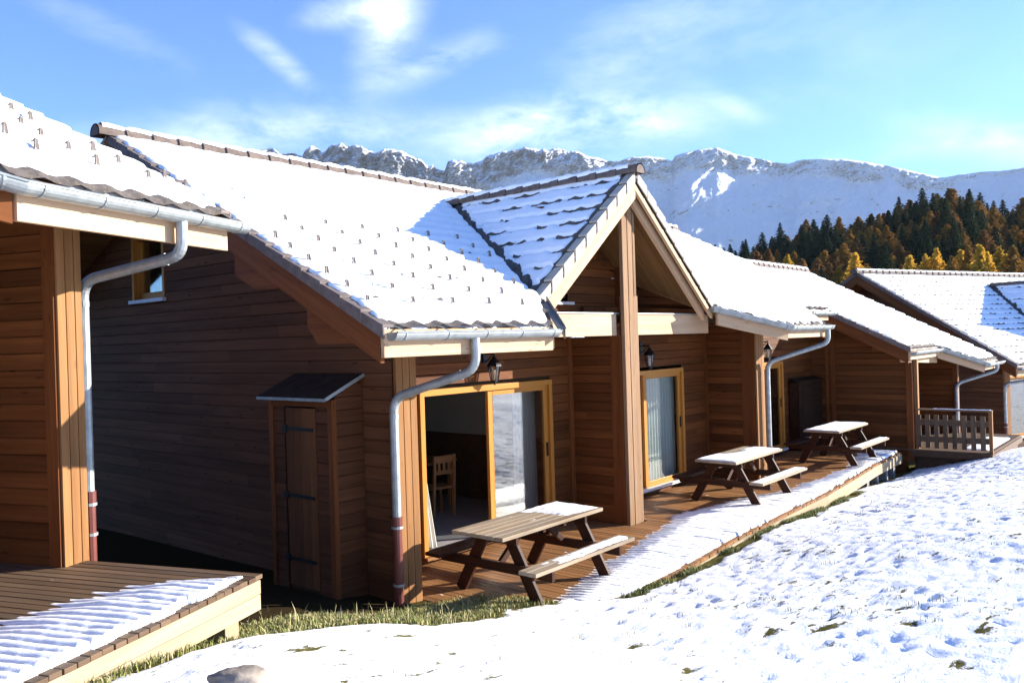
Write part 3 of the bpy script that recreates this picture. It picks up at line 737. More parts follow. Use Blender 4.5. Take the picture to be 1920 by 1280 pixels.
# walls
mb = MB(); topg = lambda u: min(zr(0, 6.62 + u), zb2(0, 6.62 + u)) - .16
siding(mb, (GX, 6.62, 0), (0, 1, 0), 7.72, -.35, 5.6, .144, (-1, 0, 0), phase=.03, top=topg, seed=1, holes=[(4.80, 5.77, 3.55, 4.6)])
mb.build('wall', M['gable'], ab)['label'] = 'dark weatherboarded gable wall'
mb = MB(); mb.box((GX + .04, 6.64, -.4), (GX + .26, 14.3, 2.6)); mb.build('wall_core', M['gable'], ab)
mb = MB(); yb0, yb1 = 11.44, 12.36
mb.box((GX - .01, yb0 - .03, 3.55), (GX + .16, yb0 + .03, 4.5)); mb.box((GX - .01, yb1 - .03, 3.55), (GX + .16, yb1 + .03, 4.5)); mb.box((GX - .01, yb0 + .03, 4.44), (GX + .16, yb1 - .03, 4.5))
for a, b in ((yb0 + .03, yb0 + .10), (yb1 - .10, yb1 - .03)): mb.box((GX + .09, a, 3.57), (GX + .14, b, 4.44))
mb.box((GX + .09, yb0 + .10, 3.57), (GX + .14, yb1 - .10, 3.66))
w = mb.build('window', M['golden'], ab)
mb = MB(); mb.box((GX + .115, yb0 + .09, 3.64), (GX + .125, yb1 - .09, 4.44)); mb.build('glass_pane', M['glass'], w)
mb = MB(); mb.box((GX - .06, yb0 - .06, 3.50), (GX + .09, yb1 + .06, 3.55)); mb.build('window_sill', M['sillgrey'], w)
room_w = MB(); room_w.box((GX + .5, yb0 - .2, 3.3), (GX + .52, yb1 + .2, 4.8)); room_w.build('room_lining', M['innerwall'], ab)
# corner post at the end of the gable wall: three upright boards and a thin edge strip
mb = MB()
for a, b in ((5.885, 5.975), (5.983, 6.075), (6.082, 6.165)): mb.box((a, 6.575, -.25), (b, 6.62, zr(0, 6.6) - .2))
mb.box((6.1651, 6.585, -.1), (6.185, 6.75, zr(0, 6.6) - .2))
mb.build('corner_post', M['post'], ab, bevel=.004)
mb = MB(); siding(mb, (6.17, 6.76, 0), (0, 1, 0), .84, -.1, 3.6, .14, (1, 0, 0), top=lambda u: zr(0, 6.76 + u) - .17, seed=9); mb.build('wall', M['siding'], ab)
# facade
D1 = (7.15, 9.87, .10, 2.185); D2 = (11.25, 13.94, .13, 2.185); D3 = (15.75, 18.70, .12, 2.12)
mb = MB()
for (x0, x1, D, sd) in ((6.17, 10.43, D1, 11), (10.82, 14.95, D2, 12), (15.30, 20.6, D3, 13)):
    siding(mb, (x0, FY, 0), (1, 0, 0), x1 - x0, -.05, 3.75 if x0 < 10 else 3.3, .14, (0, -1, 0), top=(lambda u, q=x0: 9), seed=sd, holes=[(D[0] - x0, D[1] - x0, D[2] - .04, D[3])])
mb.build('wall', M['siding'], ab)['label'] = 'warm brown weatherboarded front wall'
mb = MB()
for D in (D1, D2, D3):
    mb.box((D[0], FY + .12, -.1), (D[1], FY + .2, D[2] - .05))
    mb.box((D[0] + .0, FY + .01, -.05), (D[1], FY + .04, D[2] - .05))
mb.box((10.33, FY - .035, 0), (10.425, FY, 2.8)); mb.box((14.86, FY - .035, 0), (14.945, FY, 2.9)); mb.box((10.83, FY - .035, 0), (10.9, FY, 2.8))
mb.build('wall_trim', M['rafter'], ab)
sliding_door(ab, *D1[:2], D1[2], D1[3], FY, 'right')
sliding_door(ab, *D2[:2], D2[2], D2[3], FY, 'both', 'glassdim')
sliding_door(ab, *D3[:2], D3[2], D3[3], FY, 'both')
# partitions between the terraces, each ending in a post
for px, z1 in ((10.43, 2.80), (14.95, 3.0)):
    mb = MB(); siding(mb, (px, 6.86, 0), (0, 1, 0), .74, -.05, z1, .14, (-1, 0, 0), seed=int(px)); siding(mb, (px + .39, 6.86, 0), (0, 1, 0), .74, -.05, z1, .14, (1, 0, 0), seed=int(px) + 3)
    mb.box((px + .02, 6.87, -.05), (px + .37, 7.58, z1)); mb.build('wall', M['siding'], ab)
    mb = MB(); mb.box((px - .018, 6.665 if px < 11 else 6.60, -.02), (px + .10, 6.858, z1)); mb.build('wall_trim', M['rafter'], ab)
mb = MB()
for a, b in ((14.95, 15.07), (15.077, 15.19), (15.197, 15.31)): mb.box((a, 6.56, -.05), (b, 6.595 if a < 15 else 6.86, 3.15))
mb.build('corner_post', M['post'], ab, bevel=.004)
mb = MB(); mb.box((GX + .3, 7.9, .05), (20.5, 14.2, .09)); mb.build('floor_slab', M['innerfloor'], ab)
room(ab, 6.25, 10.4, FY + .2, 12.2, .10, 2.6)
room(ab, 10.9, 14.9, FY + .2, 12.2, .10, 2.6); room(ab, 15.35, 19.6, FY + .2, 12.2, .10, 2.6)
curtain(ab, 7.24, 7.62, .12, 2.05, FY + .20, folds=4, taper=lambda V: .12 + .88 * (1 - V) ** 1.1, seed=1)
curtain(ab, 9.30, 9.80, .14, 2.08, FY + .24, folds=7, seed=2)
curtain(ab, 11.32, 13.88, .16, 2.1, FY + .15, folds=26, seed=3, amp=.022)
curtain(ab, 16.6, 18.1, .16, 2.1, FY + .24, folds=14, seed=4)
# downpipes
def downpipe(parent, pts, zs, r=.046, zend=None):
    pts = [Vector(p) for p in pts]; low = pts[-1]
    mb = MB(); mb.tube(bend(pts[:-1] + [Vector((low.x, low.y, zs))], .16, 6), r, 12)
    for i in (1, 2):
        d = (pts[i + 1] - pts[i]).normalized() if i + 1 < len(pts) else Vector((0, 0, -1)); q = pts[i] + d * .17; mb.tube([q, q + d * .05], r * 1.07, 12)
    dp = mb.build('downpipe', M['zinc'], parent)
    mb = MB(); mb.tube([(low.x, low.y, zs + .0), (low.x, low.y, zs - .09)], r * 1.25, 12); mb.tube([(low.x, low.y, zs - .09), low], r * 1.08, 12); mb.build('pipe_sleeve', M['copperpipe'], dp)
    for q in (zs - .10, low.z + .30): mb = MB(); mb.tube([(low.x, low.y, q), (low.x, low.y, q - .025)], r * 1.35, 12); mb.build('pipe_clip', M['zinc'], dp)
    return dp
downpipe(ab, [(6.07, YE - .07, 2.83), (6.07, YE - .07, 2.50), (5.80, 6.53, 2.22), (5.80, 6.53, -.02)], .98)
downpipe(ab, [(15.95, YE - .11, 2.83), (15.95, YE - .11, 2.56), (15.22, 6.46, 2.22), (15.22, 6.46, .0)], .62)

# lanterns on the facade
def lantern(x, y, z, label):
    t = empty('wall_lantern', FM, (x, y, z), label, 'lantern', 'black lanterns beside the glass doors')
    mb = MB(); mb.box((x - .05, FY - .03, z + .04), (x + .05, FY - .003, z + .24)); mb.tube(bend([(x, FY - .03, z + .17), (x, y, z + .17), (x, y, z + .13)], .04, 4), .012, 8)
    mb.tube(bend([(x, FY - .03, z + .06), (x, FY - .09, z + .10), (x, y + .03, z + .165)], .03, 4), .008, 6); mb.build('bracket', M['iron'], t)
    mb = MB(); N = 6
    def ring(r, zz): return [(x + r * math.cos(2 * math.pi * k / N), y + r * math.sin(2 * math.pi * k / N), zz) for k in range(N)]
    prof = [(.012, .14), (.035, .11), (.05, .085), (.098, .02), (.10, .0)]
    for (r0, z0), (r1, z1) in zip(prof[:-1], prof[1:]):
        a, b = ring(r0, z + z0), ring(r1, z + z1)
        for k in range(N): mb.face([a[k], b[k], b[(k + 1) % N], a[(k + 1) % N]])
    mb.face(ring(.1, z))
    mb.tube([(x, y, z + .13), (x, y, z + .20)], .010, 6)
    a, b = ring(.085, z), ring(.05, z - .19)
    for k in range(N): mb.tube([a[k], b[k]], .008, 5)
    for p, q in ((.05, -.19), (.03, -.215), (.012, -.235)): mb.tube([(x, y, z + q), (x, y, z + q - .02)], p, 6)
    mb.build('cage', M['iron'], t)
    mb = MB(); a, b = ring(.078, z), ring(.045, z - .19)
    for k in range(N): mb.face([a[k], b[k], b[(k + 1) % N], a[(k + 1) % N]])
    mb.build('glass', M['lampglass'], t)
    mb = MB(); mb.tube([(x, y, z - .17), (x, y, z - .05)], .018, 8); mb.build('bulb', M['white'], t)
lantern(8.42, 7.42, 2.44, 'black lantern above the open glass door next to the nearest picnic table')
lantern(12.50, 7.42, 2.45, 'black lantern right of the tall pale post, above the door with a drawn curtain')
lantern(17.55, 7.42, 2.42, 'black lantern partly behind the far downpipe, above the third door')

# ------------------------------------------------------------------ tool cupboards against the walls
sh = empty('storage_shed', FM, (5.5, 7.6, .1), 'tall narrow brown lean-to shed with strap-hinged door on the dark gable wall', 'shed')
SX0, SY0, SY1 = 5.44, 7.10, 8.24
mb = MB(); siding(mb, (SX0, SY0 + .06, 0), (0, 1, 0), SY1 - SY0 - .12, .0, 2.22, .14, (-1, 0, 0), seed=21, holes=[(.22, .80, .12, 2.13)])
siding(mb, (SX0 + .04, SY0, 0), (1, 0, 0), GX - SX0 - .05, .0, 2.44, .14, (0, -1, 0), seed=22, top=lambda u: 2.22 + (u + .04) * .5)
mb.box((SX0 + .02, SY0 + .03, .0), (GX - .004, SY1 - .02, 2.1)); mb.build('wall', M['shed'], sh)
mb = MB(); mb.box((SX0 - .015, SY0 - .015, -.05), (SX0 + .045, SY0 + .06, 2.21)); mb.box((SX0 - .015, SY1 - .06, -.05), (SX0 + .045, SY1, 2.21)); mb.box((SX0 - .012, SY0 + .06, 2.13), (SX0 + .02, SY1 - .06, 2.21)); mb.build('corner_board', M['rafter'], sh)
mb = MB()
for k in range(4): y0 = SY0 + .29 + k * .135; mb.box((SX0 - .004, y0, .14), (SX0 + .02, y0 + .131, 2.11))
dr = mb.build('door', M['sheddoor'], sh)
for z in (1.86, 1.12, .42): mb = MB(); mb.box((SX0 - .016, SY0 + .33, z), (SX0 - .005, SY0 + .86, z + .035)); mb.box((SX0 - .02, SY0 + .80, z - .02), (SX0 - .005, SY0 + .87, z + .055)); mb.build('hinge', M['iron'], dr)
mb = MB(); x0, x1 = SX0 - .10, GX - .004; z0, z1 = 2.235, 2.47; y0, y1 = SY0 - .025, SY1 + .09
mb.hexa([(x0, y0, z0 - .035), (x1, y0, z1 - .035), (x1, y1, z1 - .035), (x0, y1, z0 - .035), (x0, y0, z0), (x1, y0, z1), (x1, y1, z1), (x0, y1, z0)]); rf = mb.build('roof', M['shedroof'], sh)
mb = MB(); mb.bar((x0 - .006, y0, z0 - .02), (x0 - .006, y1, z0 - .02), .010, .032); mb.bar((x0, y0 - .006, z0 - .012), (x1, y0 - .006, z1 - .012), .010, .036); mb.build('metal_edge', M['zinc'], rf)
sh2 = empty('storage_shed', FM, (19.8, 7.45, 0), 'low dark cupboard in the shaded corner behind the farthest picnic table', 'shed')
mb = MB(); siding(mb, (19.05, 7.34, 0), (1, 0, 0), 1.5, .02, 1.62, .14, (0, -1, 0), seed=31, holes=[(.2, .9, .1, 1.5)]); mb.box((19.05, 7.36, 0.02), (20.55, 7.57, 1.6)); mb.build('wall', M['dark'], sh2)
mb = MB(); mb.hexa([(19.02, 7.30, 1.60), (20.57, 7.30, 1.60), (20.57, 7.58, 1.66), (19.02, 7.58, 1.66), (19.02, 7.30, 1.625), (20.57, 7.30, 1.625), (20.57, 7.58, 1.69), (19.02, 7.58, 1.69)]); mb.build('roof', M['dark'], sh2)
mb = MB(); mb.box((19.255, 7.335, .11), (19.945, 7.352, 1.49)); mb.build('door', M['dark'], sh2)

# ------------------------------------------------------------------ terraces
def fy(x): return np.interp(x, [5.9, 7.5, 8.9, 10.5, 12.96, 14.3, 16.1, 17.9, 19.85], [4.84, 4.82, 4.84, 4.96, 5.03, 5.06, 5.18, 5.32, 5.36])
dk = empty('wooden_terrace', FM, (12, 5.2, -.1), 'long snowy board terrace in front of the middle chalet carrying three picnic tables', 'terrace')
mb = MB(); x = 6.20; bw = .093
while x < 19.85:
    y0 = float(fy(x)) + random.uniform(-.012, .012)
    yb = FY - .02
    if not (10.36 < x < 10.84 or 14.88 < x < 15.34): mb.box((x, y0, -.032), (x + bw - .009, yb, random.uniform(-.002, .002)))
    else: mb.box((x, y0, -.032), (x + bw - .009, 6.55, 0))
    x += bw
mb.build('deck_boards', M['deckwarm'], dk)
mb = MB()
xs = [6.2, 7.5, 8.9, 10.5, 12.96, 14.3, 16.1, 17.9, 19.85]
for a, b in zip(xs[:-1], xs[1:]): mb.vboard((a, float(fy(a)) + .03, -.034), (b, float(fy(b)) + .03, -.034), -.05, .20)
mb.vboard((19.80, 5.36, -.034), (19.80, 7.5, -.034), .05, .2)
mb.build('edge_beam', M['deckpale'], dk)
for x in (16.4, 17.4, 18.2, 18.9, 19.5): mb = MB(); mb.box((x, float(fy(x)) + .08, -1.0), (x + .14, float(fy(x)) + .22, -.05)); mb.build('footing', M['concrete'], dk)
def deck_snow(parent, x0, x1, pitch, ylo, h, ymax, seed=0, setback=.07, z=0., nY=.03, gmin=.006):
    xs = []; x = x0
    while x < x1: xs += [x + .001, x + .010, x + .03, x + .055, x + .075, x + pitch - .011]; x += pitch
    U = np.array(xs); V = np.arange(0, ymax, nY); u, v = np.meshgrid(U, V, indexing='ij'); y = ylo(u) + v
    f = ((u - x0) % pitch) / pitch; prof = np.clip(np.sin(np.pi * np.clip(f / .90, 0, 1)), 0, 1) ** .45
    H = h(u, y); n = fbm(u * 3, y * 3, 3, 5 + seed); nf = fbm(u * 16, y * 10, 2, 8 + seed)
    bi = np.floor((u - x0) / pitch); jig = _h(bi, bi * 0, 17 + seed)
    th = H + (jig - .5) * .006
    Z = z + th + (n - .5) * .014 * sstep(.0, .02, th) + (nf - .5) * .010 - np.clip(.040 - th * .7, gmin, .040) * (.3 + .7 * sstep(.002, .016, th)) * (1 - prof) - .006
    Z = np.where(v < setback + .05 * vn(u * 7, 0, 3 + seed), z - .01, Z)
    Z = np.maximum(Z, z - .014)
    k = Z > z - .004
    keep = k[:-1, :-1] | k[1:, :-1] | k[1:, 1:] | k[:-1, 1:]
    return grid_obj('snow_cover', u, y, Z, M['snow'], parent, keep=keep)
def h_ab(x, y):
    lim = np.interp(x, [6, 7.0, 8.36, 10.2, 11.2, 12.2, 14.0, 15.5, 17.3, 19.8], [5.15, 5.48, 5.75, 6.10, 6.38, 6.30, 5.86, 5.68, 5.74, 6.3])
    return .050 * sstep(.10, -.40, y - lim + (vn(x * 2.0, y * .8, 12) - .5) * .16) * 1.0
deck_snow(dk, 6.2 + .093 * 2, 19.83, .093, fy, h_ab, 1.75, seed=2, setback=.05)

ld = empty('wooden_terrace', FL, (4.5, 4.5, .9), 'raised board terrace half covered in snow at the near left corner', 'terrace')
LZ = 1.043
def fyl(x): return np.interp(x, [2.0, 5.34], [3.83, 3.965])
mb = MB(); x = 1.2
while x < 5.33:
    mb.box((x, float(fyl(x)) + random.uniform(-.008, .008), LZ - .034), (x + .086, 6.62, LZ + random.uniform(-.0015, .0015))); x += .095
mb.build('deck_boards', M['deck'], ld, bevel=.004)
mb = MB()
mb.vboard((1.2, float(fyl(1.2)) + .035, LZ - .036), (5.33, float(fyl(5.33)) + .035, LZ - .036), -.045, .105); mb.vboard((1.2, float(fyl(1.2)) + .038, LZ - .146), (5.33, float(fyl(5.33)) + .038, LZ - .146), -.045, .115)
mb.vboard((5.285, 4.05, LZ - .036), (5.285, 6.6, LZ - .036), .045, .22)
mb.build('edge_beam', M['deckpale'], ld, bevel=.004)
mb = MB()
for x in (5.06, 3.2): mb = MB(); mb.box((x, 4.08, -.3), (x + .16, 4.24, LZ - .26)); mb.build('terrace_leg', M['deckpale'], ld, bevel=.006)
def h_l(x, y):
    lim = np.interp(x, [1, 3.6, 4.03, 4.58, 5.0, 5.33], [5.15, 5.1, 5.05, 4.93, 4.62, 4.10])
    return .062 * sstep(.08, -.60, y - lim + (vn(np.floor((x - 1.2) / .095) * 3.1, 0 * y, 12) - .5) * .16)
deck_snow(ld, 1.2, 5.30, .095, fyl, h_l, 1.6, seed=6, setback=.055, z=LZ, nY=.02, gmin=.020)

# ------------------------------------------------------------------ picnic tables
def snow_slab(parent, x0, x1, y0, y1, z, h, seed, mask=None, st=.018):
    U = np.arange(x0, x1 + 1e-6, st); V = np.arange(y0, y1 + 1e-6, st); u, v = np.meshgrid(U, V, indexing='ij')
    e = np.minimum.reduce([u - x0, x1 - u, v - y0, y1 - v]) - .012 * vn(u * 20, v * 20, seed)
    t = h * sstep(-.004, .035, e) * (.8 + .5 * (fbm(u * 6, v * 6, 3, seed) - .5)) 
    if mask is not None: t = t * mask(u, v)
    Z = z + t + (fbm(u * 30, v * 30, 2, seed + 3) - .5) * .008 * (t > .004) - .006
    k = t > .006; keep = k[:-1, :-1] | k[1:, :-1] | k[1:, 1:] | k[:-1, 1:]
    return grid_obj('snow_cover', u, v, Z, M['snow'], parent, keep=keep)
def picnic(cx, cy, label, topmask, benchmask, th=.035, rot=0., L=1.86):
    t = empty('picnic_table', FM, (cx, cy, 0), label, 'picnic table', 'picnic tables on the terrace')
    x0, x1 = cx - L / 2, cx + L / 2; y0, y1 = cy - .365, cy + .365
    mb = MB(); n = 6; w = (y1 - y0) / n
    for k in range(n): mb.box((x0 + random.uniform(-.008, .008), y0 + k * w, .705), (x1 + random.uniform(-.008, .008), y0 + (k + 1) * w - .006, .745))
    tp = mb.build('tabletop', M['tabletop'], t, bevel=.004)
    if topmask is not None: snow_slab(tp, x0 + .01, x1 - .01, y0 + .005, y1 - .005, .745, th, 3 + int(cx), topmask)
    for s in (-1, 1):
        b0, b1 = (cy + s * .68) - .115, (cy + s * .68) + .115
        mb = MB(); mb.box((x0, b0, .405), (x1, cy + s * .68 - .003, .445)); mb.box((x0 + .004, cy + s * .68 + .003, .405), (x1 - .006, b1, .445))
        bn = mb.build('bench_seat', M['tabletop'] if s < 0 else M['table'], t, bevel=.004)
        if s < 0 and benchmask is not None: snow_slab(bn, x0 + .005, x1 - .005, b0 + .005, b1 - .005, .445, th * .75, 13 + int(cx), benchmask)
    for ex in (cx - L / 2 + .33, cx + L / 2 - .27):
        for s in (-1, 1):
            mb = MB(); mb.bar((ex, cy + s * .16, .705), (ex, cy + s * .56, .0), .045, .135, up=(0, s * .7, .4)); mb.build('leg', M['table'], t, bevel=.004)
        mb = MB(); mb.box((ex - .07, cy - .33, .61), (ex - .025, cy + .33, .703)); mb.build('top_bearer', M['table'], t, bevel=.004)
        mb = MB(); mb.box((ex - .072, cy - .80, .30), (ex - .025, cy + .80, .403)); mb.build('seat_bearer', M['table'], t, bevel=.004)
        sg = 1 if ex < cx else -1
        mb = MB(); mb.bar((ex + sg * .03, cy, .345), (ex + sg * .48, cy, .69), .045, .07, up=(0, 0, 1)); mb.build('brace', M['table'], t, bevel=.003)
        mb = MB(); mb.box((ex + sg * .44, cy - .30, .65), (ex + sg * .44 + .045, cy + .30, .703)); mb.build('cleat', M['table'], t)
    return t
picnic(7.34, 5.975, 'nearest brown picnic table, its wet planks bare but for one snowy end', lambda u, v: sstep(7.35, 7.75, u + (fbm(u * 5, v * 5, 3, 4) - .5) * .7 + (v - 5.95) * .1) * sstep(.0, .15, v - 5.62 + (vn(u * 4, v, 2) - .4) * .25), lambda u, v: sstep(6.2, 7.2, u) * (.35 + .65 * vn(u * 9, v * 14, 2)), .022)
picnic(13.2, 6.13, 'middle picnic table on the terrace, top white with snow except bare slats at its back', lambda u, v: 1 - .95 * sstep(6.22, 6.36, v + (vn(u * 4, v * 4, 5) - .5) * .2) * sstep(12.9, 13.2, u), lambda u, v: .55 + .6 * vn(u * 7, v * 9, 6), .026)
picnic(17.95, 6.12, 'farthest picnic table, snowy top half in shadow, before the dark cupboard', lambda u, v: .55 + .6 * vn(u * 6, v * 6, 9), lambda u, v: .55 + .6 * vn(u * 7, v * 9, 7), .028)

# ------------------------------------------------------------------ dining furniture seen through the open door
def dining_chair(cx, cy, rz, label):
    t = empty('dining_chair', FM, (cx, cy, .105), label, 'chair', 'dining chairs inside the open door')
    t.rotation_euler = (0, 0, rz); b = (cx, cy, .105)
    mb = MB(); mb.box((cx - .21, cy - .2, .535), (cx + .21, cy + .2, .565)); mb.build('seat', M['chair'], t, bevel=.006)
    for sx in (-1, 1):
        mb = MB(); mb.box((cx + sx * .19 - .02, cy - .19, .105), (cx + sx * .19 + .02, cy - .15, .533)); mb.build('leg', M['chair'], t)
        mb = MB(); mb.bar((cx + sx * .19, cy + .18, .105), (cx + sx * .18, cy + .24, 1.06), .04, .04, up=(0, 1, 0)); mb.build('leg', M['chair'], t)
    mb = MB(); mb.box((cx - .17, cy + .205, .94), (cx + .17, cy + .235, 1.05)); mb.box((cx - .17, cy + .195, .76), (cx + .17, cy + .22, .82))
    for k in range(3): mb.box((cx - .11 + k * .09, cy + .205, .82), (cx - .07 + k * .09, cy + .225, .94))
    mb.build('backrest', M['chair'], t)
    return t
dining_chair(8.30, 9.15, R(200), 'wooden dining chair inside the open door, nearest the curtain side')
dining_chair(9.05, 9.25, R(170), 'wooden dining chair inside the open door, nearest the glass leaf')
dt = empty('dining_table', FM, (8.9, 10.0, .105), 'dark dining table inside the open door behind the chairs', 'table')
mb = MB(); mb.box((8.1, 9.6, .82), (9.9, 10.4, .86)); mb.build('tabletop', M['chair'], dt)
for x in (8.2, 9.8):
    for y in (9.68, 10.32): mb = MB(); mb.box((x - .035, y - .035, .105), (x + .035, y + .035, .82)); mb.build('leg', M['chair'], dt)

# ------------------------------------------------------------------ left chalet
lc = empty('chalet', FL, (5.15, 5.71, LZ), 'nearest brown chalet at the left edge, sunlit post under a long grey gutter', 'chalet')
YEL = 4.763; ZEL = LZ + 2.905; XL0, XL1 = -2.0, 6.14; YRL = YEL + 5.31
SLL = .497
zrl = lambda x, y: ZEL + SLL * (y - YEL)
def vlo_l(u): return np.interp(u, [-2, 2.2, 4.0, XL1], [5.45, 5.45, YEL - .03, YEL - .03])
U = lines_u(0.6, XL1, extra=(2.2, 4.0)); V = np.concatenate([[YEL - .03], lines_v(YEL - .03, YRL)])
place_l = lambda u, v, h: (u, v, ZEL + SLL * (v - YEL) + h)
roof = roof_sheet('roof', 'tile', lc, U, V, place_l, vlo_l, lambda u: u * 0 + YRL, v0=YEL)
roof_sheet('snow_cover', 'roofsnow', roof, U, V, place_l, vlo_l, lambda u: u * 0 + YRL, v0=YEL, snow=True, thin=.92, thick=.085, seed=11,
           edge=[(lambda u, v: (v - vlo_l(u)) * .9 - .02, .08), (lambda u, v: XL1 - u + .09, .03)])
mb = MB(); mb.prism([(.6, 5.5), (2.2, 5.5), (4.02, YEL + .03), (XL1 - .03, YEL + .03), (XL1 - .03, YRL), (.6, YRL)], lambda x, y: zrl(x, y) - .012, lambda x, y: zrl(x, y) - .17); mb.build('soffit', M['rafter'], lc)
verge(roof, (XL1, YEL, ZEL - .01), (XL1, YRL, zrl(0, YRL)), 'verge', (-1, 0, 0))
mb = MB(); mb.vboard((XL1 - .02, YEL + .05, ZEL - .03), (XL1 - .02, YRL, zrl(0, YRL) - .05), .05, .25); mb.build('verge_rafter', M['rafter'], lc)
g = gutter(lc, [(2.45, 5.26, zrl(0, 5.30) - .03), (3.97, YEL - .09, ZEL - .065), (6.22, YEL - .09, ZEL - .065)])
mb = MB(); mb.vboard((4.0, YEL + .03, ZEL - .035), (6.08, YEL + .03, ZEL - .035), -.045, .265); mb.build('fascia', M['pale'], lc, bevel=.004)
mb = MB(); mb.vboard((2.2, 5.5, zrl(0, 5.5) - .05), (3.99, YEL + .04, ZEL - .05), -.05, .27); mb.build('fascia', M['rafter'], lc)
pts = []
for (x, ys) in ((4.66, (5.33, 5.62, 5.90, 6.15, 6.5, 6.68, 6.85)), (5.10, (5.20, 5.48, 5.76, 6.02)), (5.62, (5.20, 5.48, 5.76)), (5.98, (5.12, 5.36)), (5.6, (6.5, 6.72))):
    for y in ys: pts.append((x + random.uniform(-.03, .03), y, zrl(0, y) + .112))
snow_guards(roof, pts, None)
mb = MB()
for a, b in ((5.155, 5.235), (5.242, 5.325), (5.332, 5.40)): mb.box((a, 5.713, LZ - .01), (b, 5.735, ZEL + .30))
mb.build('corner_post', M['post'], lc, bevel=.004)
mb = MB(); mb.box((5.135, 5.736, LZ), (5.21, 5.855, ZEL + .3)); mb.build('wall_trim', M['rafter'], lc)
mb = MB(); siding(mb, (5.15, 5.86, 0), (0, 1, 0), 1.6, LZ - .05, ZEL + 1.3, .14, (-1, 0, 0), seed=41, top=lambda u: zrl(0, 5.86 + u) - .16); mb.box((5.17, 5.82, LZ - .4), (5.38, 13.5, ZEL + .35)); mb.build('wall', M['siding'], lc)
mb = MB(); siding(mb, (0.5, 6.70, 0), (1, 0, 0), 4.65, LZ - .05, ZEL + .74, .14, (0, -1, 0), seed=42); mb.build('wall', M['siding'], lc)
downpipe(lc, [(5.42, YEL - .09, ZEL - .12), (5.42, YEL - .09, ZEL - .40), (5.495, 5.80, 3.40), (5.495, 5.80, LZ - .1)], 1.60)

# ------------------------------------------------------------------ lower chalet on the right, stepped forward
rcx = empty('chalet', FM, (20.6, 5.3, 0), 'lower brown chalet beyond the terrace end with a plain snowy roof and a balcony rail', 'chalet')
YC, ZC, XC0, XC1 = 5.16, 2.32, 20.0, 25.55; YRC = 9.80
zrc = lambda x, y: ZC + SL * (y - YC)
def vlo_c(u): return np.interp(u, [XC0, 22.6, 23.6, XC1], [YC, YC, 4.33, 4.33])
def uhi_c(v): return np.interp(v, [4.33, YRC], [25.35, 26.3])
U = lines_u(XC0 + .02, 26.3, n=4, extra=(22.6, 23.6)); V = np.concatenate([[4.33], lines_v(4.33, YRC)])
place_c = lambda u, v, h: (u, v, ZC + SL * (v - YC) + h)
roof = roof_sheet('roof', 'tile', rcx, U, V, place_c, vlo_c, lambda u: u * 0 + YRC, lambda v: v * 0 + XC0 + .02, uhi_c, v0=4.33)
roof_sheet('snow_cover', 'roofsnow', roof, U, V, place_c, vlo_c, lambda u: u * 0 + YRC, lambda v: v * 0 + XC0 + .02, uhi_c, v0=4.33, snow=True, thin=.8, thick=.06, seed=21, edge=[(lambda u, v: (v - vlo_c(u)) * .9, .07), (lambda u, v: u - XC0 - .02, .09)])
mb = MB(); mb.prism([(XC0 + .03, YC + .03), (22.6, YC + .03), (23.6, 4.36), (25.3, 4.36), (26.25, YRC), (XC0 + .03, YRC)], lambda x, y: zrc(x, y) - .012, lambda x, y: zrc(x, y) - .16)
mb.prism([(XC0 + .03, YRC), (26.25, YRC), (26.25, 14), (XC0 + .03, 14)], lambda x, y: zrc(0, YRC) - .45 * (y - YRC) - .012, lambda x, y: zrc(0, YRC) - .45 * (y - YRC) - .16); mb.build('soffit', M['soffit'], rcx)
verge(roof, (XC0, YC - .02, ZC - .01), (XC0, YRC, zrc(0, YRC)), 'verge', (1, 0, 0))
rc_ = ridge_caps(roof, (XC0, YRC, zrc(0, YRC) + .03), (26.35, YRC, zrc(0, YRC) + .03)); ridge_snow(rc_, (XC0, YRC, zrc(0, YRC) + .035), (26.3, YRC, zrc(0, YRC) + .035), seed=3, lean=16)
mb = MB(); mb.vboard((XC0 + .075, YC + .03, zrc(0, YC + .03) - .07), (XC0 + .075, YRC, zrc(0, YRC) - .07), .05, .27); mb.build('verge_rafter', M['rafter'], rcx, bevel=.004)
mb = MB(); mb.vboard((XC0 + .04, YC + .03, ZC - .05), (22.6, YC + .03, ZC - .05), -.045, .19); mb.build('fascia', M['pale'], rcx)
mb = MB(); mb.vboard((22.6, YC + .04, ZC - .05), (23.62, 4.37, zrc(0, 4.37) - .05), -.05, .24); mb.vboard((23.62, 4.37, zrc(0, 4.37) - .04), (25.2, 4.37, zrc(0, 4.37) - .04), -.045, .2); mb.build('fascia', M['pale'], rcx)
gutter(rcx, [(XC0 + .06, YC - .07, ZC - .06), (22.55, YC - .07, ZC - .06), (23.55, 4.25, zrc(0, 4.33) - .055), (25.45, 4.25, zrc(0, 4.33) - .055)])
mb = MB(); siding(mb, (20.6, 5.40, 0), (0, 1, 0), 4.6, -.4, 4.7, .14, (-1, 0, 0), top=lambda u: zrc(0, 5.40 + u) - .15, seed=51); mb.box((20.62, 5.45, -.6), (20.8, 13.5, 2.1)); mb.build('wall', M['siding'], rcx)
mb = MB(); mb.box((20.565, 7.02, -.1), (20.598, 7.12, 3.1)); mb.box((20.565, 7.17, -.1), (20.598, 7.24, 3.1)); mb.box((20.56, 5.26, -.3), (20.72, 5.40, zrc(0, 5.4) - .18)); mb.build('wall_trim', M['rafter'], rcx)
mb = MB(); mb.box((20.68, 5.18, -.03), (20.80, 5.255, 2.2)); mb.build('corner_post', M['post'], rcx, bevel=.004)
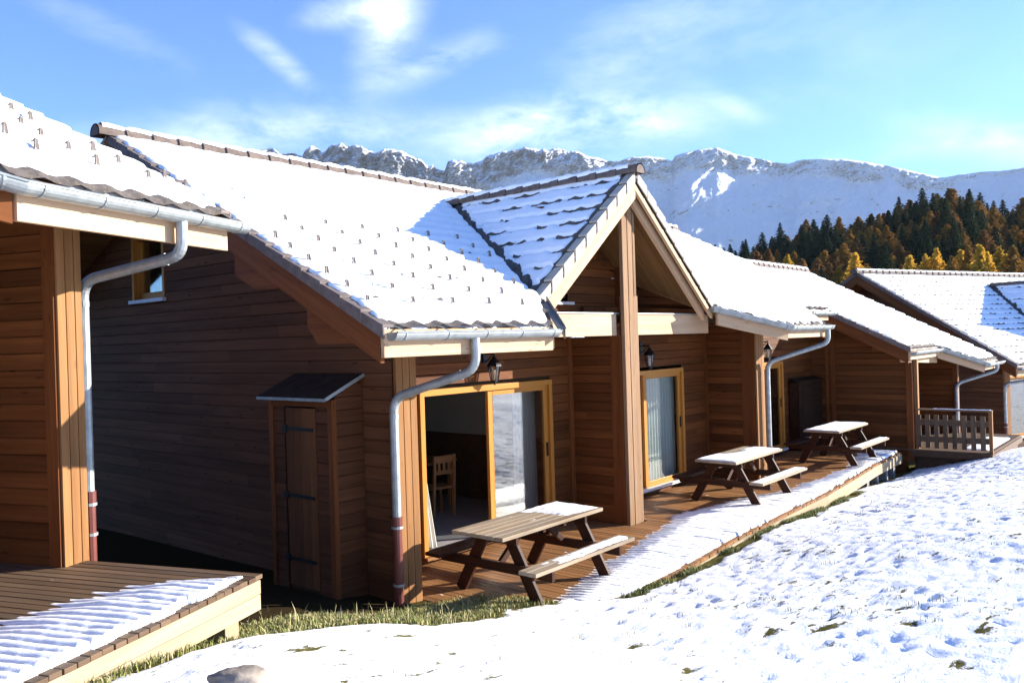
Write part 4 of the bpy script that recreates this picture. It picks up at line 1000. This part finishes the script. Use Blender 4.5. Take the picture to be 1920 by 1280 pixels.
mb = MB(); mb.hexa([(20.25, 5.26, 2.02), (22.9, 5.26, 1.90), (22.9, 5.42, 1.90), (20.25, 5.42, 2.02), (20.12, 5.26, 2.19), (22.9, 5.26, 2.19), (22.9, 5.42, 2.19), (20.12, 5.42, 2.19)]); mb.build('cross_beam', M['pale'], rcx)
mb = MB(); siding(mb, (24.3, 5.22, 0), (0, 1, 0), 2.2, -.3, 3.0, .14, (-1, 0, 0), top=lambda u: zrc(0, 5.2 + u) - .15, seed=53); siding(mb, (20.8, 7.1, 0), (1, 0, 0), 5.0, -.3, 3.2, .14, (0, -1, 0), seed=54)
mb.box((24.32, 5.25, -.6), (24.6, 13, 2.0)); mb.build('wall', M['siding'], rcx)
mb = MB(); mb.box((24.27, 5.10, -.3), (24.45, 5.215, 2.2)); mb.build('corner_post', M['rafter'], rcx)
downpipe(rcx, [(24.75, 4.25, 1.87), (24.75, 4.25, 1.62), (24.22, 5.12, 1.30), (24.22, 5.12, -.3)], .3)
ct = empty('wooden_terrace', FM, (22, 4.4, 0), 'small far terrace behind the balustrade at the lower chalet', 'terrace')
mb = MB()
x = 20.55
while x < 24.3: mb.box((x, 3.70, -.035), (x + .085, 7.05, 0)); x += .093
mb.build('deck_boards', M['deck'], ct)
mb = MB(); mb.box((20.52, 3.66, -.16), (20.55, 5.3, -.036)); mb.box((20.55, 3.66, -.16), (24.3, 3.70, -.036)); mb.box((20.75, 3.75, -.9), (24.2, 5.3, -.18)); mb.build('edge_beam', M['innerdark'], ct)
snow_slab(ct, 20.95, 23.5, 3.78, 4.35, 0, .04, 77, st=.05)
# balustrade
bl = empty('balustrade', FM, (20.62, 4.5, 0), 'weathered timber balustrade with spaced upright slats at the far terrace', 'balustrade')
mb = MB(); mb.box((20.57, 3.66, .90), (20.69, 5.20, .935)); hr = mb.build('handrail', M['weathered'], bl)
snow_slab(hr, 20.575, 20.685, 3.67, 4.9, .935, .022, 81, st=.02)
for z in (.18, .56): mb = MB(); mb.box((20.615, 3.72, z), (20.645, 5.18, z + .13)); mb.build('cross_rail', M['deck'], bl)
for k in range(8):
    y = 3.80 + k * .187
    mb = MB(); mb.box((20.59, y, .04), (20.613, y + .10, .80 if k else .80)); mb.build('slat', M['deck'], bl)
mb = MB(); mb.box((20.60, 3.665, -.15), (20.68, 3.735, .898)); mb.build('end_post', M['post'], bl)

# ------------------------------------------------------------------ far chalet on the right, turned away
ec = empty('chalet', FE, (25.9, 14.3, -1.04), 'far brown chalet at the right edge, dark gable under a ridged snowy roof', 'chalet')
SE = .594; XE0 = 24.96; YEE, ZEE = 13.425, 1.60; YRE = 18.735; ZRE = 4.754
zre = lambda x, y: ZEE + SE * (y - YEE)
EXC, EZR = 31.7, 4.29
ybe = lambda x: np.interp(x, [29.0, EXC, 34.4], [14.35, YEE + (EZR - ZEE) / SE, 14.35])
def vlo_e(u): return np.interp(u, [XE0, 28.0, 28.9, 29.0, EXC, 34.4, 34.5, 40], [YEE, YEE, 14.2, 14.35, float(ybe(EXC)), 14.35, YEE, YEE])
U = lines_u(XE0 + .02, 38, n=4, extra=(28.0, 28.9, 29.0, EXC, 34.4, 34.5)); V = np.concatenate([[YEE], lines_v(YEE, YRE)])
place_e = lambda u, v, h: (u, v, ZEE + SE * (v - YEE) + h)
roof = roof_sheet('roof', 'tile', ec, U, V, place_e, vlo_e, lambda u: u * 0 + YRE, v0=YEE)
roof_sheet('snow_cover', 'roofsnow', roof, U, V, place_e, vlo_e, lambda u: u * 0 + YRE, v0=YEE, snow=True, thin=.40, dip=.085, thick=.040, seed=31, edge=[(lambda u, v: (v - vlo_e(u)) * .9, .07), (lambda u, v: u - XE0 - .02, .09)])
DSE = (EZR - (ZEE + SE * (14.35 - YEE))) / 2.7
Ud = lines_u(13.9, 18.2, n=4); Vd = np.concatenate([[29.0], lines_v(29.0, EXC, .285)])
pl = lambda u, v, h: (v, u, EZR - DSE * (EXC - v) + h)
a_ = dict(row=.285, v0=29.0); ul, uh = (lambda v: v * 0 + 14.0), (lambda v: np.maximum(14.0, ybe(v) + .02))
dme = roof_sheet('dormer_roof', 'tile', ec, Ud, Vd, pl, lambda u: u * 0 + 29.0, lambda u: u * 0 + EXC, ul, uh, **a_)
roof_sheet('snow_cover', 'roofsnow', dme, Ud, Vd, pl, lambda u: u * 0 + 29.0, lambda u: u * 0 + EXC, ul, uh, snow=True, thin=.5, dip=.08, seed=33, edge=[(lambda u, v: (ybe(v) - u) * .5 + .02, .08)], **a_)
mb = MB(); mb.prism([(EXC, 14.0), (34.4, 14.0), (34.4, 14.4), (EXC, float(ybe(EXC)))], lambda x, y: EZR - DSE * (x - EXC) + .05, lambda x, y: EZR - DSE * (x - EXC) - .15); mb.build('dormer_roof', M['snow'], ec)
ridge_caps(dme, (EXC, 14.0, EZR + .03), (EXC, 17.9, EZR + .03), r=.12)
mb = MB(); mb.prism([(XE0 + .03, YEE + .03), (28.0, YEE + .03), (28.95, 14.3), (EXC, float(ybe(EXC)) + .1), (34.4, 14.3), (34.5, YEE + .03), (38, YEE + .03), (38, YRE), (XE0 + .03, YRE)], lambda x, y: zre(x, y) - .012, lambda x, y: zre(x, y) - .17)
zbe = lambda x, y: ZRE - .012 - .55 * (y - YRE)
mb.prism([(XE0 + .03, YRE), (38, YRE), (38, 23.6), (XE0 + .03, 23.6)], zbe, lambda x, y: zbe(x, y) - .17); mb.build('soffit', M['rafter'], ec)
verge(roof, (XE0, YEE - .02, ZEE - .01), (XE0, YRE, ZRE), 'verge', (1, 0, 0))
verge(roof, (XE0, 23.6, zbe(0, 23.6)), (XE0, YRE, ZRE), 'verge', (1, 0, 0))
rc_ = ridge_caps(roof, (XE0 - .1, YRE, ZRE + .03), (38, YRE, ZRE + .03)); ridge_snow(rc_, (XE0, YRE, ZRE + .035), (38, YRE, ZRE + .035), seed=7, lean=10)
mb = MB(); mb.vboard((XE0 + .075, YEE + .03, zre(0, YEE + .03) - .07), (XE0 + .075, YRE, ZRE - .07), .05, .30); mb.build('verge_rafter', M['rafter'], ec)
mb = MB(); mb.vboard((XE0 + .075, YRE, ZRE - .07), (XE0 + .075, 23.6, zbe(0, 23.6) - .05), .05, .30); mb.build('verge_rafter', M['rafter'], ec)
for yy in (16.1,):
    mb = MB(); mb.box((XE0 + .14, yy - .1, zre(0, yy) - .62), (25.95, yy + .5, zre(0, yy) - .2)); mb.build('purlin_end', M['rafter'], ec)
mb = MB(); mb.vboard((XE0 + .04, YEE + .03, ZEE - .04), (28, YEE + .03, ZEE - .04), -.045, .24); mb.build('fascia', M['pale'], ec)
gutter(ec, [(XE0 + .06, YEE - .07, ZEE - .06), (27.95, YEE - .07, ZEE - .06)])
mb = MB(); siding(mb, (25.9, 14.34, 0), (0, 1, 0), 8.7, -1.6, 4.7, .144, (-1, 0, 0), top=lambda u: min(zre(0, 14.34 + u), zbe(0, 14.34 + u)) - .16, seed=61); mb.build('wall', M['gable'], ec)
mb = MB(); mb.box((25.95, 14.36, -2), (26.15, 22.9, 1.6)); mb.build('wall_core', M['gable'], ec)
mb = MB()
for a, b in ((25.90, 26.0), (26.007, 26.1), (26.107, 26.2)): mb.box((a, 14.28, -1.6), (b, 14.34, zre(0, 14.3) - .18))
mb.build('corner_post', M['post'], ec)
mb = MB(); siding(mb, (26.2, 15.3, 0), (1, 0, 0), 6, -1.2, 2.6, .14, (0, -1, 0), seed=62, holes=[(1.7, 4.4, -.95, 1.12)]); mb.build('wall', M['siding'], ec)
sliding_door(ec, 27.9, 30.6, -.93, 1.12, 15.3, 'both'); room(ec, 26.3, 31, 15.5, 18.5, -1.0, 1.6)
mb = MB(); mb.box((26.2, 13.4, -1.12), (33, 15.28, -1.06)); mb.build('deck_boards', M['deck'], ec)
downpipe(ec, [(26.9, YEE - .07, ZEE - .12), (26.9, YEE - .07, ZEE - .40), (25.78, 14.22, 1.0), (25.78, 14.22, -1.3)], -.2)

# ------------------------------------------------------------------ boulder
def boulder():
    bm = bmesh.new(); bmesh.ops.create_icosphere(bm, subdivisions=4, radius=1)
    for v in bm.verts:
        p = v.co.copy(); n = float(fbm(np.array([p.x * 1.6 + 5]), np.array([p.y * 1.6 + p.z * 1.9]), 4, 3)[0]) - .5
        q = p * (1 + n * .55); q.x *= .155; q.y *= .12; q.z *= .115
        if q.z > .055: q.z = .055 + (q.z - .055) * .45
        v.co = q
    me = bpy.data.meshes.new('boulder'); bm.to_mesh(me); bm.free()
    return link('boulder', me, M['rock'], None, True)
bx = bearing(445, 1268); tt = 4.75
rk = boulder(); gx, gy = bx[0] * tt, bx[1] * tt
rk.location = (gx, gy, CAMZ + bx[2] * tt - .035); rk.rotation_euler = (0, 0, R(-35)); tag(rk, 'pale rounded rock half buried in the snow at the bottom edge', 'rock')

# ------------------------------------------------------------------ grass
def blades(name, pts, hmin, hmax, label, dry=.3, wid=.004, lean=1.3, tall=0):
    V, F, UVs = [], [], []; N_ = len(pts)
    P = np.array(pts); Z = gz0(P[:, 0], P[:, 1])
    for q_, ((x, y), z) in enumerate(zip(pts, Z)):
        tl = q_ >= N_ - tall; h = random.uniform(hmin, hmax) * (1 if random.random() > .1 else 1.6) if not tl else random.uniform(.06, .17); a = random.random() * 6.283; l = random.random() * (lean if not tl else .6) * h
        w = wid * random.uniform(.6, 1.4); b = a + random.uniform(-.6, .6) + 1.57
        cx, cy = math.cos(b) * w, math.sin(b) * w; n = len(V); z -= .03
        mx, my = x + math.cos(a) * l * .35, y + math.sin(a) * l * .35
        V += [(x - cx, y - cy, z), (x + cx, y + cy, z), (mx + cx * .7, my + cy * .7, z + .03 + h * .6), (mx - cx * .7, my - cy * .7, z + .03 + h * .6), (x + math.cos(a) * l, y + math.sin(a) * l, z + .03 + h)]
        F += [(n, n + 1, n + 2, n + 3), (n + 3, n + 2, n + 4)]
        c = min(1, max(0, random.gauss(.25 if random.random() > dry and not tl else .8, .15))); UVs += [(c, .5)] * 7
    me = bpy.data.meshes.new(name); me.from_pydata(V, [], F); ul = me.uv_layers.new(name='UVMap'); ul.data.foreach_set('uv', [c for p in UVs for c in p])
    o = link(name, me, M['blade']); tag(o, label, 'grass', None, 'stuff'); return o
pts = []
while len(pts) < 17000:
    x, y = random.uniform(3.0, 7.2), random.uniform(5.0, 6.15 + .25 * random.random())
    if x > 5.85 and y > 6.45: continue
    if x > 6.9 and y > 5.2: continue
    if random.random() < float(bare_at(np.array([x]), np.array([y]))[0]) ** 2: pts.append((x, y))
nb_ = len(pts)
while len(pts) < nb_ + 110:
    x = random.uniform(3.5, 6.6); pts.append((x, 5.75 + random.gauss(0, .2)))
blades('grass', pts, .012, .036, 'green and straw grass in front of the gap between the chalets', .45, tall=110)
pts = []
while len(pts) < 6000:
    t = random.random() ** .8 * 5; i = min(int(t), 4); f = t - i; a, b = EDGE[i], EDGE[i + 1]
    x = a[0] + (b[0] - a[0]) * f; y = a[1] + (b[1] - a[1]) * f - abs(random.gauss(0, .07)) + .0
    if vn(x * 3.2, 0, 9) > .25 + random.random() * .6: pts.append((x, y))
blades('grass', pts, .012, .042, 'green grass edging the snow along the terrace front', .2)
pts = []
while len(pts) < 900:
    t = random.random() ** .7; x = LC.x + (LA.x - LC.x) * t; y = LC.y + (LA.y - LC.y) * t
    dx, dy = (LC - LA).normalized().y, -(LC - LA).normalized().x
    k = abs(random.gauss(0, .05))
    if vn(x * 3, y * 3, 14) > .3 + .5 * random.random() * t: pts.append((x + dx * k, y + dy * k))
blades('grass', pts, .015, .055, 'weedy grass along the raised near terrace', .45)
pts = []
for c in range(150):
    x, y = random.uniform(2.5, 18), random.uniform(-1, 5.0)
    if y > float(np.interp(x, [2.5, 3.4, 7, 20], [3.4, 4.6, 4.5, 4.6])): continue
    for k in range(random.randint(3, 16)): pts.append((x + random.gauss(0, .035), y + random.gauss(0, .035)))
blades('grass', pts, .012, .040, 'sparse dry grass tips poking through the snow', .7, .003)

# ------------------------------------------------------------------ mountains
CREST = [(-900,330),(-300,300),(100,300),(300,290),(430,300),(470,290),(485,285),(497,279),(512,277),(525,288),(545,287),(556,288),(567,292),(573,280),(583,272),(596,277),(604,287),(615,275),(630,270),(640,268),(655,277),(668,272),(690,280),(705,287),(720,280),(740,279),(755,285),(775,295),(790,300),(800,310),(812,311),(820,316),(833,322),(840,300),(850,299),(865,303),(885,306),(905,300),(918,290),(940,285),(960,283),(975,278),(990,276),(1010,280),(1030,281),(1045,277),(1060,282),(1085,285),(1100,292),(1120,296),(1140,303),(1160,302),(1185,294),(1215,293),(1240,296),(1260,302),(1265,292),(1290,285),(1320,279),(1345,277),(1380,290),(1420,297),(1455,305),(1480,307),(1500,300),(1540,298),(1580,298),(1620,303),(1660,310),(1700,318),(1740,328),(1770,333),(1800,327),(1840,322),(1880,320),(1920,314),(2100,300),(2500,320),(3000,330)]
def mountains():
    px = np.concatenate([np.arange(-900, 420, 10), np.arange(420, 1960, 1.9), np.arange(1960, 3000, 10)])
    cp = np.array(CREST); cy = np.interp(px, cp[:, 0], cp[:, 1])
    rock = np.interp(px, [0, 800, 850, 1000, 1150, 1250, 1520, 1760, 1900], [1, 1, .95, .85, .6, .42, .34, .22, .15])
    cy = cy + ((vn(px / 6, 0 * px, 3) - .5) * 4.5 + (vn(px / 2.3, 0 * px, 4) - .5) * 2.5) * np.clip(rock - .15, 0, 1)
    q = np.concatenate([np.linspace(0, 110, 150), np.linspace(111.5, 380, 90)])
    P, Q = np.meshgrid(px, q, indexing='ij'); RK = np.broadcast_to(rock[:, None], P.shape)
    band = np.interp(px, [0, 820, 900, 1200, 1280, 1500, 1740, 1850], [70, 70, 52, 34, 34, 30, 26, 8])[:, None] * (.7 + .6 * vn(P / 34, P * 0 + 2, 9))
    cl = 1 - sstep(.75, 1.25, Q / band)                    # 1 on the cliffs under the crest
    c45 = .7071; A_, B_ = (P + Q * 1.5) * c45, (Q * 1.5 - P) * c45
    wx = 16 * (fbm(P / 40, Q / 30, 3, 5) - .5); wy = 16 * (fbm(P / 40, Q / 30, 3, 6) - .5)
    r1 = 1 - np.abs(2 * fbm((P + wx) / 46, (Q + wy) / 62, 4, 12, .55) - 1)
    r2 = 1 - np.abs(2 * fbm((A_ + wx) / 13, (B_ + wy) / 30, 4, 15, .58) - 1)
    r3 = fbm((P + wx) / 4.5, (Q + wy) / 5, 3, 18)
    big = fbm(P / 150, Q / 210, 3, 44)
    slope = 1.15 * cl + (4.3 + 2.6 * (big - .5)) * (1 - cl)  # metres further out per pixel of height
    dq = np.diff(q, prepend=q[0]); dep = np.cumsum(slope * dq[None, :], axis=1)
    R0 = (4350 + 130 * np.sin(px / 230. + 1) + 30 * np.sin(px / 71.))[:, None]
    fd = sstep(-.5, 3.5, Q)
    rel = fd * ((r1 - .6) * (45 + 190 * cl * RK) + (r2 - .6) * (24 + 95 * cl * RK) + (r3 - .5) * (5 + 26 * cl * RK) + (big - .5) * 110 * sstep(0, 120, Q) + (fbm(A_ / 26, B_ / 70, 3, 61) - .5) * 46 * (1 - cl))
    r = R0 - dep - rel
    d = np.array([[*FW]]) [None] + np.array([*RT])[None, None] * ((P - 960) / 1550)[..., None] - np.array([*UP])[None, None] * ((cy[:, None] + Q - 640) / 1550)[..., None]
    d = d / np.linalg.norm(d[..., :2], axis=-1, keepdims=True)
    X, Y, Z = d[..., 0] * r, d[..., 1] * r, CAMZ + d[..., 2] * r
    # far side falls away behind the crest
    bk = np.linspace(1.02, 1.25, 6)[::-1]
    X = np.concatenate([X[:, :1] * bk, X], 1); Y = np.concatenate([Y[:, :1] * bk, Y], 1); Z = np.concatenate([Z[:, :1] - (bk - 1) * 2600, Z], 1)
    at = np.concatenate([np.repeat((RK * cl)[:, :1], 6, 1), RK * cl * .85 + (.30 + .2 * RK) * sstep(.51, .68, fbm((P + wx * 2) / 42, (Q + wy) / 11, 4, 63))], 1)
    o = grid_obj('mountain_range', X[:, ::-1], Y[:, ::-1], Z[:, ::-1], M['mountain'], attr={'rock': at[:, ::-1]})
    tag(o, None, None, None, 'structure')
def mountain_mat():
    m, nt, b = newmat('snowy_rock'); k = NT(nt)
    at = k.n('ShaderNodeAttribute'); at.attribute_name = 'rock'
    o = k.coord('Object'); g = k.n('ShaderNodeNewGeometry'); sp = k.n('ShaderNodeSeparateXYZ'); k.l(g.outputs['Normal'], sp.inputs[0])
    n1 = k.noise(k.coord('Object', (1, 1, 2.2)), .012, 7, .68); n2 = k.noise(k.coord('Object', (1, 1, 3)), .05, 5, .7)
    st = k.math('SUBTRACT', 1.0, k.math('ABSOLUTE', sp.outputs[2]))
    t = k.math('ADD', k.math('MULTIPLY', st, .42), k.math('ADD', k.math('MULTIPLY', n1, .55), k.math('MULTIPLY', n2, .45)))
    t = k.math('ADD', t, k.math('MULTIPLY', at.outputs['Fac'], .34))
    msk = k.ramp(t, [(.925, (0, 0, 0)), (.99, (1, 1, 1))])
    rc = k.ramp(n2, [(.3, (.20, .19, .185)), (.7, (.46, .43, .40))])
    k.l(k.mix(k.math('MULTIPLY', msk, .9), (.88, .90, .93), rc), b.inputs['Base Color']); b.inputs['Roughness'].default_value = .9; b.inputs['Specular IOR Level'].default_value = 0
    k.bump(k.math('ADD', n1, k.math('MULTIPLY', n2, .7)), 46, .8, b)
    return m
M['mountain'] = mountain_mat(); mountains()

# ------------------------------------------------------------------ wooded hillside and its trees
FTOP = [(1250,492),(1340,456),(1400,444),(1450,430),(1500,420),(1560,414),(1620,405),(1655,392),(1700,376),(1750,364),(1800,358),(1850,362),(1885,386),(1905,374),(1920,372),(2000,360),(2200,350)]
D0, D1_ = 165., 330.
def hill_z(px, d):
    ft = np.array(FTOP); c = np.interp(px, ft[:, 0], ft[:, 1]); b = bearing(px, c)
    ztop = CAMZ + b[2] * D1_ - 13.5
    t = (d - D0) / (D1_ - D0)
    return -4.5 + (ztop + 4.5) * (max(t, -.6) ** .9 if t > 0 else t * .6)
def hillside():
    px = np.linspace(1150, 2300, 80); dd = np.concatenate([np.linspace(110, 345, 40), [400, 480]])
    X = np.zeros((80, len(dd))); Y = X.copy(); Z = X.copy()
    for i, p in enumerate(px):
        b = bearing(p, 500)
        for j, d in enumerate(dd):
            X[i, j], Y[i, j] = b[0] * d, b[1] * d; Z[i, j] = hill_z(p, min(d, 340)) - max(0, d - 345) * .25
    m = plain('forest_floor', (.045, .038, .02), .95, 0, .4, .3); tag(grid_obj('hillside', X, Y, Z, m), None, None, None, 'structure')
hillside()
def crown_mesh(kind, seed, h=1.0):
    rnd = random.Random(seed); V, F = [], []
    def clump(c, s, up):
        for q in range(2):
            a = rnd.random() * 6.283; t = Vector((math.cos(a), math.sin(a), rnd.uniform(-.5, .2))).normalized(); u = t.orthogonal().normalized(); u.rotate(Matrix.Rotation(rnd.random() * 6.28, 3, t))
            n = len(V); p = Vector(c)
            V.extend([tuple(p - u * s * .5), tuple(p + t * s * rnd.uniform(.8, 1.3) + Vector((0, 0, -s * .25))), tuple(p + u * s * .5), tuple(p - t * s * .5)]); F.append((n, n + 1, n + 2, n + 3))
    if kind == 'spruce':
        nl = 34
        for i in range(nl):
            z = .06 + .93 * i / (nl - 1); R_ = (.235 * (1 - z) ** .8 + .010) * (1 + rnd.uniform(-.28, .2)); nb = max(5, int(15 * (1 - z) + 5))
            for k in range(nb):
                a = 6.283 * k / nb + rnd.random(); rr = R_ * rnd.uniform(.75, 1.12)
                for f in (.3, .55, .78, .98):
                    clump((math.cos(a) * rr * f, math.sin(a) * rr * f, z - .05 * f * (1 - z) * 2 + rnd.uniform(-.008, .008)), .040 * (1.15 - .35 * f) * (1 - .5 * z), 0)
    else:
        nl = 30
        for i in range(nl):
            z = .12 + .86 * i / (nl - 1); w = math.sin(min(1, (1 - z) * 1.25 + .06) * 1.57) * min(1, .55 + z * 1.1); R_ = .235 * w * (1 + rnd.uniform(-.3, .2)); nb = max(5, int(19 * w + 4))
            for k in range(nb):
                a = 6.283 * rnd.random(); rr = R_ * rnd.uniform(.6, 1.15)
                for f in (.3, .55, .8, 1.0):
                    clump((math.cos(a) * rr * f, math.sin(a) * rr * f, z + .02 * f + rnd.uniform(-.02, .02)), .031 * (1.2 - .35 * f), 0)
    me = bpy.data.meshes.new('crown'); me.from_pydata(V, [], F); me.update(); return me
CROWN = {}
for kd, mats in (('spruce', ['spruce']), ('larch', ['larch', 'larchbright', 'russet'])):
    for mt in mats:
        CROWN[mt] = []
        for s in range(4):
            me = crown_mesh(kd, 100 + s * 7 + (0 if kd == 'spruce' else 50)); me.materials.append(M[mt]); CROWN[mt].append(me)
tb = MB(); tb.tube([(0, 0, -.03), (0, 0, .3), (0.004, 0, .92)], .016, 7, r1=.003); TRUNK = tb.mesh('trunk'); TRUNK.materials.append(M['bark'])
LAB = {'spruce': ('spruce_tree', 'dark green spruce standing among the crowded trees of the hillside forest', 'dark spruces of the hillside forest'),
       'larch': ('larch_tree', 'golden brown larch standing among the dark spruces of the hillside forest', 'golden larches of the hillside forest'),
       'russet': ('larch_tree', 'dull russet larch standing in the shaded hillside forest', 'russet larches of the hillside forest'),
       'larchbright': ('larch_tree', 'bright yellow sunlit larch in the row along the foot of the forest', 'yellow larches at the foot of the forest')}
def tree(kind, x, y, z, h, w=1.0):
    nm, lb, gp = LAB[kind]
    o = bpy.data.objects.new(nm, None); COL.objects.link(o); o.location = (x, y, z); o.rotation_euler = (0, 0, random.random() * 6.28); o.scale = (h * w, h * w, h)
    tag(o, lb, 'tree', gp)
    c = bpy.data.objects.new('crown', random.choice(CROWN[kind])); COL.objects.link(c); c.parent = o
    t = bpy.data.objects.new('trunk', TRUNK); COL.objects.link(t); t.parent = o
    return o
rt = random.Random(5)
def put(kind, px, d, h, w=1.0, dz=0):
    b = bearing(px, 500); tree(kind, b[0] * d, b[1] * d, hill_z(px, d) + dz - .3, h, w)
rows = [(334, 50, 14.6), (314, 46, 14.2), (294, 42, 14), (272, 38, 13.5), (250, 34, 13), (228, 28, 12)]
for d, n, h in rows:
    for i in range(n):
        p = 1335 + (1965 - 1335) * (i + rt.random() * .9) / n
        near = d < 250
        k = rt.random(); g = float(vn(p / 55., d / 40., 71))
        kd = 'spruce' if k < (.40 + .35 * (g > .5)) else ('larch' if (k < .85 and not near) else 'russet')
        hh = h * rt.uniform(.66, 1.10) * (1.04 if kd == 'spruce' else .92)
        if p < 1460: hh *= .82
        put(kd, p, d + rt.uniform(-9, 9), hh, rt.uniform(1.1, 1.65))
for px, py, w, kd in ((1476,480,.95,'larchbright'),(1572,500,1.1,'larchbright'),(1604,476,1.15,'larchbright'),(1624,496,1.,'larch'),(1662,463,1.15,'spruce'),(1706,481,1.1,'larchbright'),(1735,478,1,'larchbright'),(1757,467,1,'larchbright'),(1777,488,1.1,'spruce'),(1786,482,1.,'larch'),(1803,470,1.1,'larchbright'),(1817,462,.9,'larch'),(1838,461,1.,'larchbright'),(1852,474,1.1,'larchbright'),(1874,465,1.,'larchbright'),(1886,478,1.2,'larchbright'),(1900,462,1.,'larch'),(1915,484,1.1,'russet'),(1690,498,1.,'russet'),(1540,498,1.,'spruce'),(1555,494,1,'russet'),(1505,488,1,'russet'),(1440,470,1,'russet'),(1400,462,1,'spruce'),(1420,474,1,'russet'),(1372,466,1,'spruce')):
    d = 205 + rt.uniform(-7, 7); b = bearing(px, py); zt = CAMZ + b[2] * d; put(kd, px, d, max(6., zt - hill_z(px, d) + .3), w * (1.0 if zt - hill_z(px, d) > 9 else 1.25))

# ------------------------------------------------------------------ light, sky, camera
SUN = Vector((.783, -.551, .289)).normalized()
el = math.asin(SUN.z); az = math.atan2(SUN.x, SUN.y)
ld_ = bpy.data.lights.new('sun', 'SUN'); ld_.energy = 5.0; ld_.angle = R(.5); ld_.color = (1, .93, .82)
so = bpy.data.objects.new('sun', ld_); COL.objects.link(so); so.rotation_euler = SUN.to_track_quat('Z', 'Y').to_euler()
wd = bpy.data.worlds.new('World'); SC.world = wd; wd.use_nodes = True; nt = wd.node_tree; nt.nodes.clear(); k = NT(nt)
sky = k.n('ShaderNodeTexSky', sky_type='NISHITA'); sky.sun_disc = False; sky.sun_elevation = el; sky.sun_rotation = az; sky.altitude = 1500; sky.air_density = 1.0; sky.dust_density = .4; sky.ozone_density = 2.0
tc = k.n('ShaderNodeTexCoord'); 
gen = tc.outputs['Generated']
st_ = k.coord('Generated', (1, 1, 2.6)); w1 = k.noise(st_, 3.6, 10, .64, .35); w2 = k.noise(st_, 13., 9, .66, .4)
wisp = k.math('ADD', k.math('MULTIPLY', w1, .72), k.math('MULTIPLY', w2, .38))
tot = None
# each bank: bearing of its middle, half-length, half-height (in sight-line slope), tilt and density
for px_, py_, a_, b_, th_, dn in ((730, 48, .048, .026, 62, 1.0), (655, 22, .045, .014, 10, .8), (810, 120, .075, .016, 20, .6), (525, 115, .045, .012, -38, .6), (1150, 110, .14, .04, 25, .30), (600, 245, .15, .022, 4, .6), (430, 232, .10, .026, 8, .4), (1080, 248, .15, .032, 6, .85), (960, 235, .075, .022, 12, .6), (1220, 225, .055, .016, -22, .55), (1880, 262, .09, .020, -14, .6), (1640, 290, .12, .014, 0, .22), (1380, 205, .03, .01, -30, .4), (200, 60, .10, .02, -20, .25), (1400, 40, .2, .06, -15, .22), (300, 290, .2, .025, 0, .25)):
    c = (FW + RT * ((px_ - 960) / 1550) - UP * ((py_ - 640) / 1550)).normalized()
    hx = Vector((c.y, -c.x, 0)).normalized(); hy = hx.cross(c); th = R(th_)
    e1 = hx * math.cos(th) + hy * math.sin(th); e2 = hy * math.cos(th) - hx * math.sin(th)
    D1n = k.n('ShaderNodeVectorMath', operation='DOT_PRODUCT'); k.l(gen, D1n.inputs[0]); D1n.inputs[1].default_value = e1 / a_
    D2n = k.n('ShaderNodeVectorMath', operation='DOT_PRODUCT'); k.l(gen, D2n.inputs[0]); D2n.inputs[1].default_value = e2 / b_
    D3n = k.n('ShaderNodeVectorMath', operation='DOT_PRODUCT'); k.l(gen, D3n.inputs[0]); D3n.inputs[1].default_value = c
    rr = k.math('ADD', k.math('POWER', D1n.outputs['Value'], 2.), k.math('POWER', D2n.outputs['Value'], 2.))
    g_ = k.math('MULTIPLY', k.math('EXPONENT', k.math('MULTIPLY', rr, -1.0)), k.math('MULTIPLY', k.math('GREATER_THAN', D3n.outputs['Value'], 0), dn))
    tot = g_ if tot is None else k.math('ADD', tot, g_)
# wisps elsewhere in the sky, out of this view
cv = k.math('MULTIPLY', k.math('MINIMUM', tot, 1.15), k.math('MULTIPLY', k.math('SUBTRACT', wisp, .43), 4.6))
cl = k.ramp(cv, [(.04, (0, 0, 0)), (.5, (.42,) * 3), (1.0, (1, 1, 1))])
mx = k.mix(k.math('MULTIPLY', cl, .92), k.mix(1, sky.outputs[0], (.42, .675, 1.10), 'MULTIPLY'), (4.4, 4.9, 5.3))
bg = k.n('ShaderNodeBackground'); bg.inputs[1].default_value = .092; k.l(mx, bg.inputs[0]); wo = k.n('ShaderNodeOutputWorld'); k.l(bg.outputs[0], wo.inputs[0])

hz = MB(); hz.box((-7200, -7200, -1200), (7200, 7200, 1900)); ho = hz.build('haze', []); tag(ho, None, None, None, 'stuff')
hm = bpy.data.materials.new('thin_air'); hm.use_nodes = True; hn = hm.node_tree; hn.nodes.clear(); hk = NT(hn)
hv = hk.n('ShaderNodeVolumePrincipled'); hv.inputs['Color'].default_value = (.80, .90, 1, 1); hv.inputs['Density'].default_value = HAZE; hv.inputs['Anisotropy'].default_value = .2
hk.l(hv.outputs[0], hk.n('ShaderNodeOutputMaterial').inputs['Volume']); ho.data.materials.append(hm)
cam = bpy.data.cameras.new('camera'); cam.sensor_width = 36; cam.lens = 1550 / 1920 * 36; cam.clip_start = .05; cam.clip_end = 30000
co = bpy.data.objects.new('camera', cam); COL.objects.link(co)
mw = Matrix((RT, UP, -FW)).transposed().to_4x4(); mw.translation = (0, 0, CAMZ); co.matrix_world = mw
SC.camera = co
SC.view_settings.view_transform = 'Standard'; SC.view_settings.look = 'None'; SC.view_settings.exposure = 1.8; SC.view_settings.gamma = 1
SC.render.engine = 'CYCLES'; SC.cycles.max_bounces = 8; SC.cycles.transparent_max_bounces = 12; SC.cycles.use_denoising = True
for o in bpy.data.objects:
    for q in ('bx', 'by', 'bz'):
        if q in o: del o[q]
